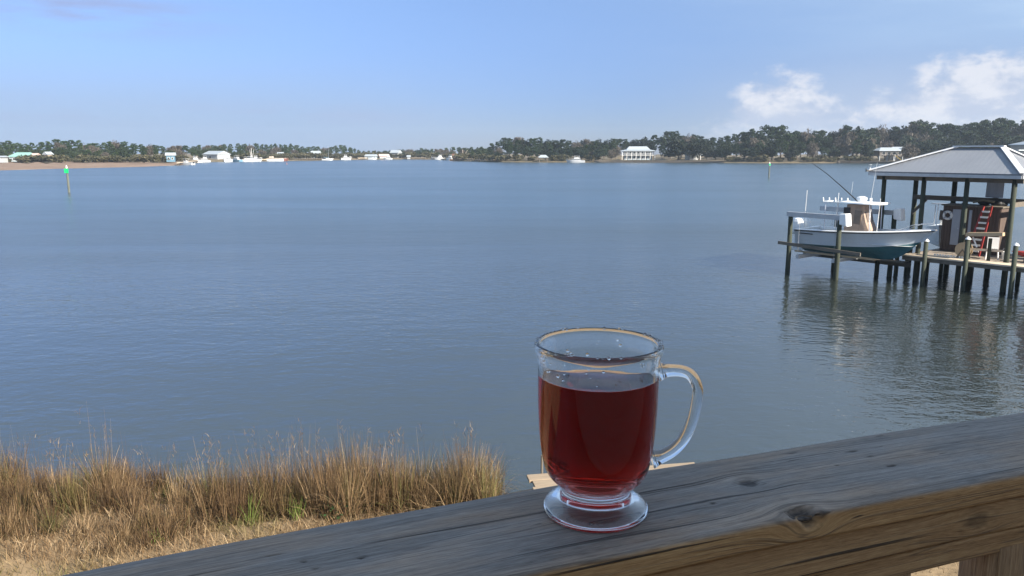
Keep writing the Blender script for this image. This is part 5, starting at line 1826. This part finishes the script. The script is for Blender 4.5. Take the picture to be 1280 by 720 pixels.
def blades(x, y, z, h, lean, az, w_, tint, green, nseg=5, droop=0.5):
    """curved ribbons: arrays of equal length"""
    n = len(x)
    q = np.linspace(0, 1, nseg)[None, :]
    bend = lean[:, None] * (q ** (1.4)) * h[:, None]
    dr = droop * np.maximum(0, lean[:, None] - 0.25) * (q ** 3) * h[:, None] * 0.8
    cx = x[:, None] + np.cos(az)[:, None] * bend
    cy = y[:, None] + np.sin(az)[:, None] * bend
    cz = z[:, None] + q * h[:, None] * np.sqrt(np.maximum(0.15, 1 - 0.35 * lean[:, None] ** 2)) - dr
    ww = w_[:, None] * (1 - 0.85 * q ** 1.5) * 0.5
    fa = rng.random(n) * PI
    ox, oy = np.cos(fa)[:, None] * ww, np.sin(fa)[:, None] * ww
    A = np.stack([cx - ox, cy - oy, cz], -1)
    B = np.stack([cx + ox, cy + oy, cz], -1)
    V = np.stack([A, B], 2).reshape(n, nseg * 2, 3)
    k = np.arange(nseg - 1)
    loc = np.stack([2 * k, 2 * k + 1, 2 * k + 3, 2 * k + 2], -1)
    F = (loc[None] + (np.arange(n) * nseg * 2)[:, None, None]).reshape(-1, 4)
    return V.reshape(-1, 3), F, np.repeat(tint, nseg * 2), np.repeat(green, nseg * 2)


def grass_object(name, parts, m_):
    Vs, Fs, Ts, Gs, o_ = [], [], [], [], 0
    for V, F, T, G in parts:
        Vs.append(V)
        Fs.append(F + o_)
        Ts.append(T)
        Gs.append(G)
        o_ += len(V)
    me = np_mesh(name, np.concatenate(Vs), np.concatenate(Fs), {'tint': ('FLOAT', np.concatenate(Ts)), 'green': ('FLOAT', np.concatenate(Gs))})
    return kind(link(name, me, m_), 'stuff')


def gz(x, y):
    return np.array([ground_z(a, b_) for a, b_ in zip(x, y)])


parts = []
# tall clumps: a ragged band, thickest at the water side
NC = 330
cx = rng.uniform(-12.5, -0.35, NC)
cy = np.empty(NC)
for i in range(NC):
    back = shore_y(cx[i]) - 0.05
    front = float(np.interp(cx[i], [-9, -7, -4.2, -2.2, -1.5], [10.1, 10.35, 11.1, 11.3, 11.6])) + 0.2 * math.sin(cx[i] * 1.3)
    front += 0.75 * mn.noise(Vector((cx[i] * 0.8, 3.3, 0)))
    cy[i] = back - (back - front) * rng.random() ** 1.2
ch_ = rng.uniform(0.46, 1.15, NC) * (0.72 + 0.28 * np.clip((cy - 11.0) / 1.2, 0, 1))
ch_ *= 1 + 0.20 * np.sin(cx * 1.9 + 0.5) * np.sin(cx * 0.63 + 2)
ch_[(cx > -0.95)] *= 1.05
per = 125
n = NC * per
ci = np.repeat(np.arange(NC), per)
sg_ = rng.uniform(0.05, 0.13, NC)
x = cx[ci] + rng.normal(size=n) * sg_[ci]
y = cy[ci] + rng.normal(size=n) * sg_[ci]
keep = (x < -0.2) & (y < 13.6)
x, y, ci = x[keep], y[keep], ci[keep]
n = len(x)
h = ch_[ci] * rng.uniform(0.55, 1.12, n)
offr = np.hypot(x - cx[ci], y - cy[ci]) / sg_[ci]
lean = 0.04 + (0.06 + 0.42 * rng.random(NC) ** 1.3)[ci] * offr * rng.uniform(0.3, 1.3, n)
broken = rng.random(n) < 0.20
lean[broken] += rng.uniform(0.4, 1.0, broken.sum())
az = np.arctan2(y - cy[ci], x - cx[ci]) + rng.normal(size=n) * 0.5
ctint = rng.random(NC)
cgreen = (rng.random(NC) < 0.22) * rng.uniform(0.2, 0.6, NC)
tint = np.clip(ctint[ci] * 0.75 + rng.random(n) * 0.25, 0, 1)
green = np.clip(cgreen[ci] * rng.random(n) * 1.4, 0, 0.8)
h *= np.interp(x, [-9, -6, -4.0, -3.2, -2.2, -1.5, -0.9, -0.3], [0.74, 0.84, 1.0, 1.16, 1.06, 1.02, 1.30, 1.22])
parts.append(blades(x, y, gz(x, y) - 0.02, h, lean, az, rng.uniform(0.005, 0.010, n), tint, green, 5, 1.2))
# low undergrowth inside the clumps, tinted dark to imitate shade at the base
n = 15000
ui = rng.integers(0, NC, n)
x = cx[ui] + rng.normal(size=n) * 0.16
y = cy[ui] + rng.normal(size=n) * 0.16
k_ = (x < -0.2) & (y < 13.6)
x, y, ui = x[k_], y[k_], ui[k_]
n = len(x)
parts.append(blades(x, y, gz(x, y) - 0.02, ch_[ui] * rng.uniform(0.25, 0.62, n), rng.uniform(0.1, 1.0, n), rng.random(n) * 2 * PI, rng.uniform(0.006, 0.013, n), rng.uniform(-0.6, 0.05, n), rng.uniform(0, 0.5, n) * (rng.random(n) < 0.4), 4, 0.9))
# seed stalks standing above, thin and pale
n = 700
si = rng.integers(0, NC, n)
x = cx[si] + rng.normal(size=n) * 0.12
y = cy[si] + rng.normal(size=n) * 0.12
k_ = (x < -0.2) & (y < 13.6)
x, y, si = x[k_], y[k_], si[k_]
n = len(x)
h = ch_[si] * rng.uniform(1.05, 1.5, n)
parts.append(blades(x, y, gz(x, y), h, rng.uniform(0.02, 0.22, n), rng.random(n) * 2 * PI, np.full(n, 0.0045), rng.uniform(0.35, 0.8, n), np.zeros(n), 5, 0.6))
for (px_, hs, ns_, sg2) in ((366, 1.62, 26, 0.16), (345, 1.45, 18, 0.16), (490, 1.38, 16, 0.12), (576, 1.50, 26, 0.13), (608, 1.02, 16, 0.10), (622, 0.75, 12, 0.10), (250, 1.25, 14, 0.2), (60, 1.25, 14, 0.25)):
    q_ = U(px_, 617, 0.72)
    xx = q_.x + rng.normal(size=ns_) * sg2
    yy = np.minimum(q_.y + 0.25 + rng.normal(size=ns_) * sg2, 13.5)
    hh3 = hs * rng.uniform(0.72, 1.05, ns_)
    parts.append(blades(xx, yy, gz(xx, yy), hh3, rng.uniform(0.02, 0.3, ns_), rng.random(ns_) * 2 * PI, np.full(ns_, 0.006), rng.uniform(0.3, 0.9, ns_), np.zeros(ns_), 6, 0.8))
    x, y, h = np.concatenate([x, xx]), np.concatenate([y, yy]), np.concatenate([h, hh3])
n = len(x)
# feathery heads on some of the stalks
hx, hy, hz, hh_, hl = [], [], [], [], []
for i in range(0, n, 3):
    for k in range(7):
        hx.append(x[i] + rng.normal() * 0.02)
        hy.append(y[i] + rng.normal() * 0.02)
        hz.append(ground_z(x[i], y[i]) + h[i] * rng.uniform(0.78, 0.99))
        hh_.append(rng.uniform(0.05, 0.12))
        hl.append(rng.uniform(0.3, 0.9))
n = len(hx)
parts.append(blades(np.array(hx), np.array(hy), np.array(hz), np.array(hh_), np.array(hl), rng.random(n) * 2 * PI, np.full(n, 0.006), rng.uniform(0.4, 0.9, n), np.zeros(n), 3, 0.5))
grass_object('marsh_grass', parts, M['grass'])
# matted dead grass in front of it, and the lawn seen through the railing
parts = []
for (x0, x1, y0, y1, n, h0, h1) in ((-12.5, -1.0, 9.2, 11.9, 26000, 0.06, 0.24), (-1.0, 9.5, 8.4, 12.6, 16000, 0.03, 0.10), (-11, -3.2, 10.0, 11.2, 2200, 0.16, 0.34)):
    x = rng.uniform(x0, x1, n)
    y = rng.uniform(y0, y1, n)
    dens = np.array([mn.noise(Vector((a * 0.9, b_ * 0.9, 4.0))) for a, b_ in zip(x, y)])
    k_ = dens > rng.uniform(-0.7, 0.25, n)
    x, y = x[k_], y[k_]
    n = len(x)
    pg = np.array([mn.noise(Vector((a * 0.6, b_ * 0.6, 9.0))) for a, b_ in zip(x, y)])
    parts.append(blades(x, y, gz(x, y) - 0.01, rng.uniform(h0, h1, n), rng.uniform(0.2, 1.1, n), rng.random(n) * 2 * PI, rng.uniform(0.005, 0.011, n),
                        np.clip(0.72 + rng.normal(size=n) * 0.24, 0, 1), np.clip((pg - 0.12) * 2.2, 0, 0.8) * rng.random(n), 4, 0.9))
grass_object('lawn_grass', parts, M['grass'])
# a few green shoots and a low leafy plant in front of the dead grass
M['shoot'] = leafmat('green_reed_leaf', [(0.07, 0.11, 0.02), (0.12, 0.17, 0.035), (0.20, 0.24, 0.07)], 0.3)
GR = 'green shoots among the dry grass'
for (px, py, hh2, lab) in ((316, 652, 0.62, 'tuft of bright green upright blades at the foot of the dry grass'), (372, 646, 0.42, 'yellowish green tuft just left of the low leafy plant'), (200, 678, 0.26, 'small green tuft on the dead grass at lower left'),
                           (505, 626, 0.36, 'sparse green tuft close to the railing below the tallest stalks'), (545, 618, 0.40, 'green tuft under the rightmost grass clump')):
    p = U(px, py, 0.72)
    n = 26
    a = rng.random(n) * 2 * PI
    V, F, T, G = blades(rng.normal(size=n) * 0.05, rng.normal(size=n) * 0.05, np.zeros(n), rng.uniform(0.5, 1.0, n) * hh2, rng.uniform(0.05, 0.5, n), a, rng.uniform(0.009, 0.016, n), np.zeros(n), np.zeros(n), 5, 0.6)
    o = link('green_tuft', np_mesh('green_tuft', V, F), M['shoot'])
    o.location = (p.x, p.y, ground_z(p.x, p.y) - 0.02)
    tag(o, lab, 'grass tuft', GR)
p = U(421, 640, 0.78)
b = MB()
for i in range(60):
    a = random.uniform(0, 2 * PI)
    r_ = random.uniform(0.02, 0.24)
    z = random.uniform(0.03, 0.26)
    q = Vector((math.cos(a) * r_, math.sin(a) * r_, z))
    d1 = Vector((math.cos(a + random.uniform(-1, 1)), math.sin(a + random.uniform(-1, 1)), random.uniform(-0.2, 0.5))).normalized()
    d2 = d1.cross(Vector((random.uniform(-0.4, 0.4), random.uniform(-0.4, 0.4), 1))).normalized()
    l_ = random.uniform(0.06, 0.11)
    b.add([q, q + d1 * l_ * 0.5 + d2 * l_ * 0.3, q + d1 * l_, q + d1 * l_ * 0.5 - d2 * l_ * 0.3], [(0, 1, 2, 3)])
M['plant_leaf'] = leafmat('low_plant_leaf', [(0.02, 0.06, 0.02), (0.04, 0.10, 0.035), (0.07, 0.15, 0.05)], 0.25)
lp = thing('leafy_plant', 'low dark green leafy plant at the foot of the dry grass beside the railing', 'plant', (p.x, p.y, ground_z(p.x, p.y) - 0.02))
b.build('leaves', M['plant_leaf'], lp, fix=False)
MB().tube([(0, 0, -0.02), (0.02, 0.0, 0.22)], 0.008, 5).build('stem', M['shoot'], lp)

# ------------------------------------------------------------------ the air between here and the far shore
m, t = newmat('haze_air')
pv = t.new('ShaderNodeVolumePrincipled')
pv.inputs['Color'].default_value = (0.72, 0.86, 1.0, 1)
pv.inputs['Density'].default_value = 0.00020
pv.inputs['Anisotropy'].default_value = 0.2
out(t, None, pv.outputs[0])
M['haze'] = m
kind(MB().bbox((-1150, -40, -3.0), (1150, 1000, 34)).build('haze', M['haze']), 'stuff')
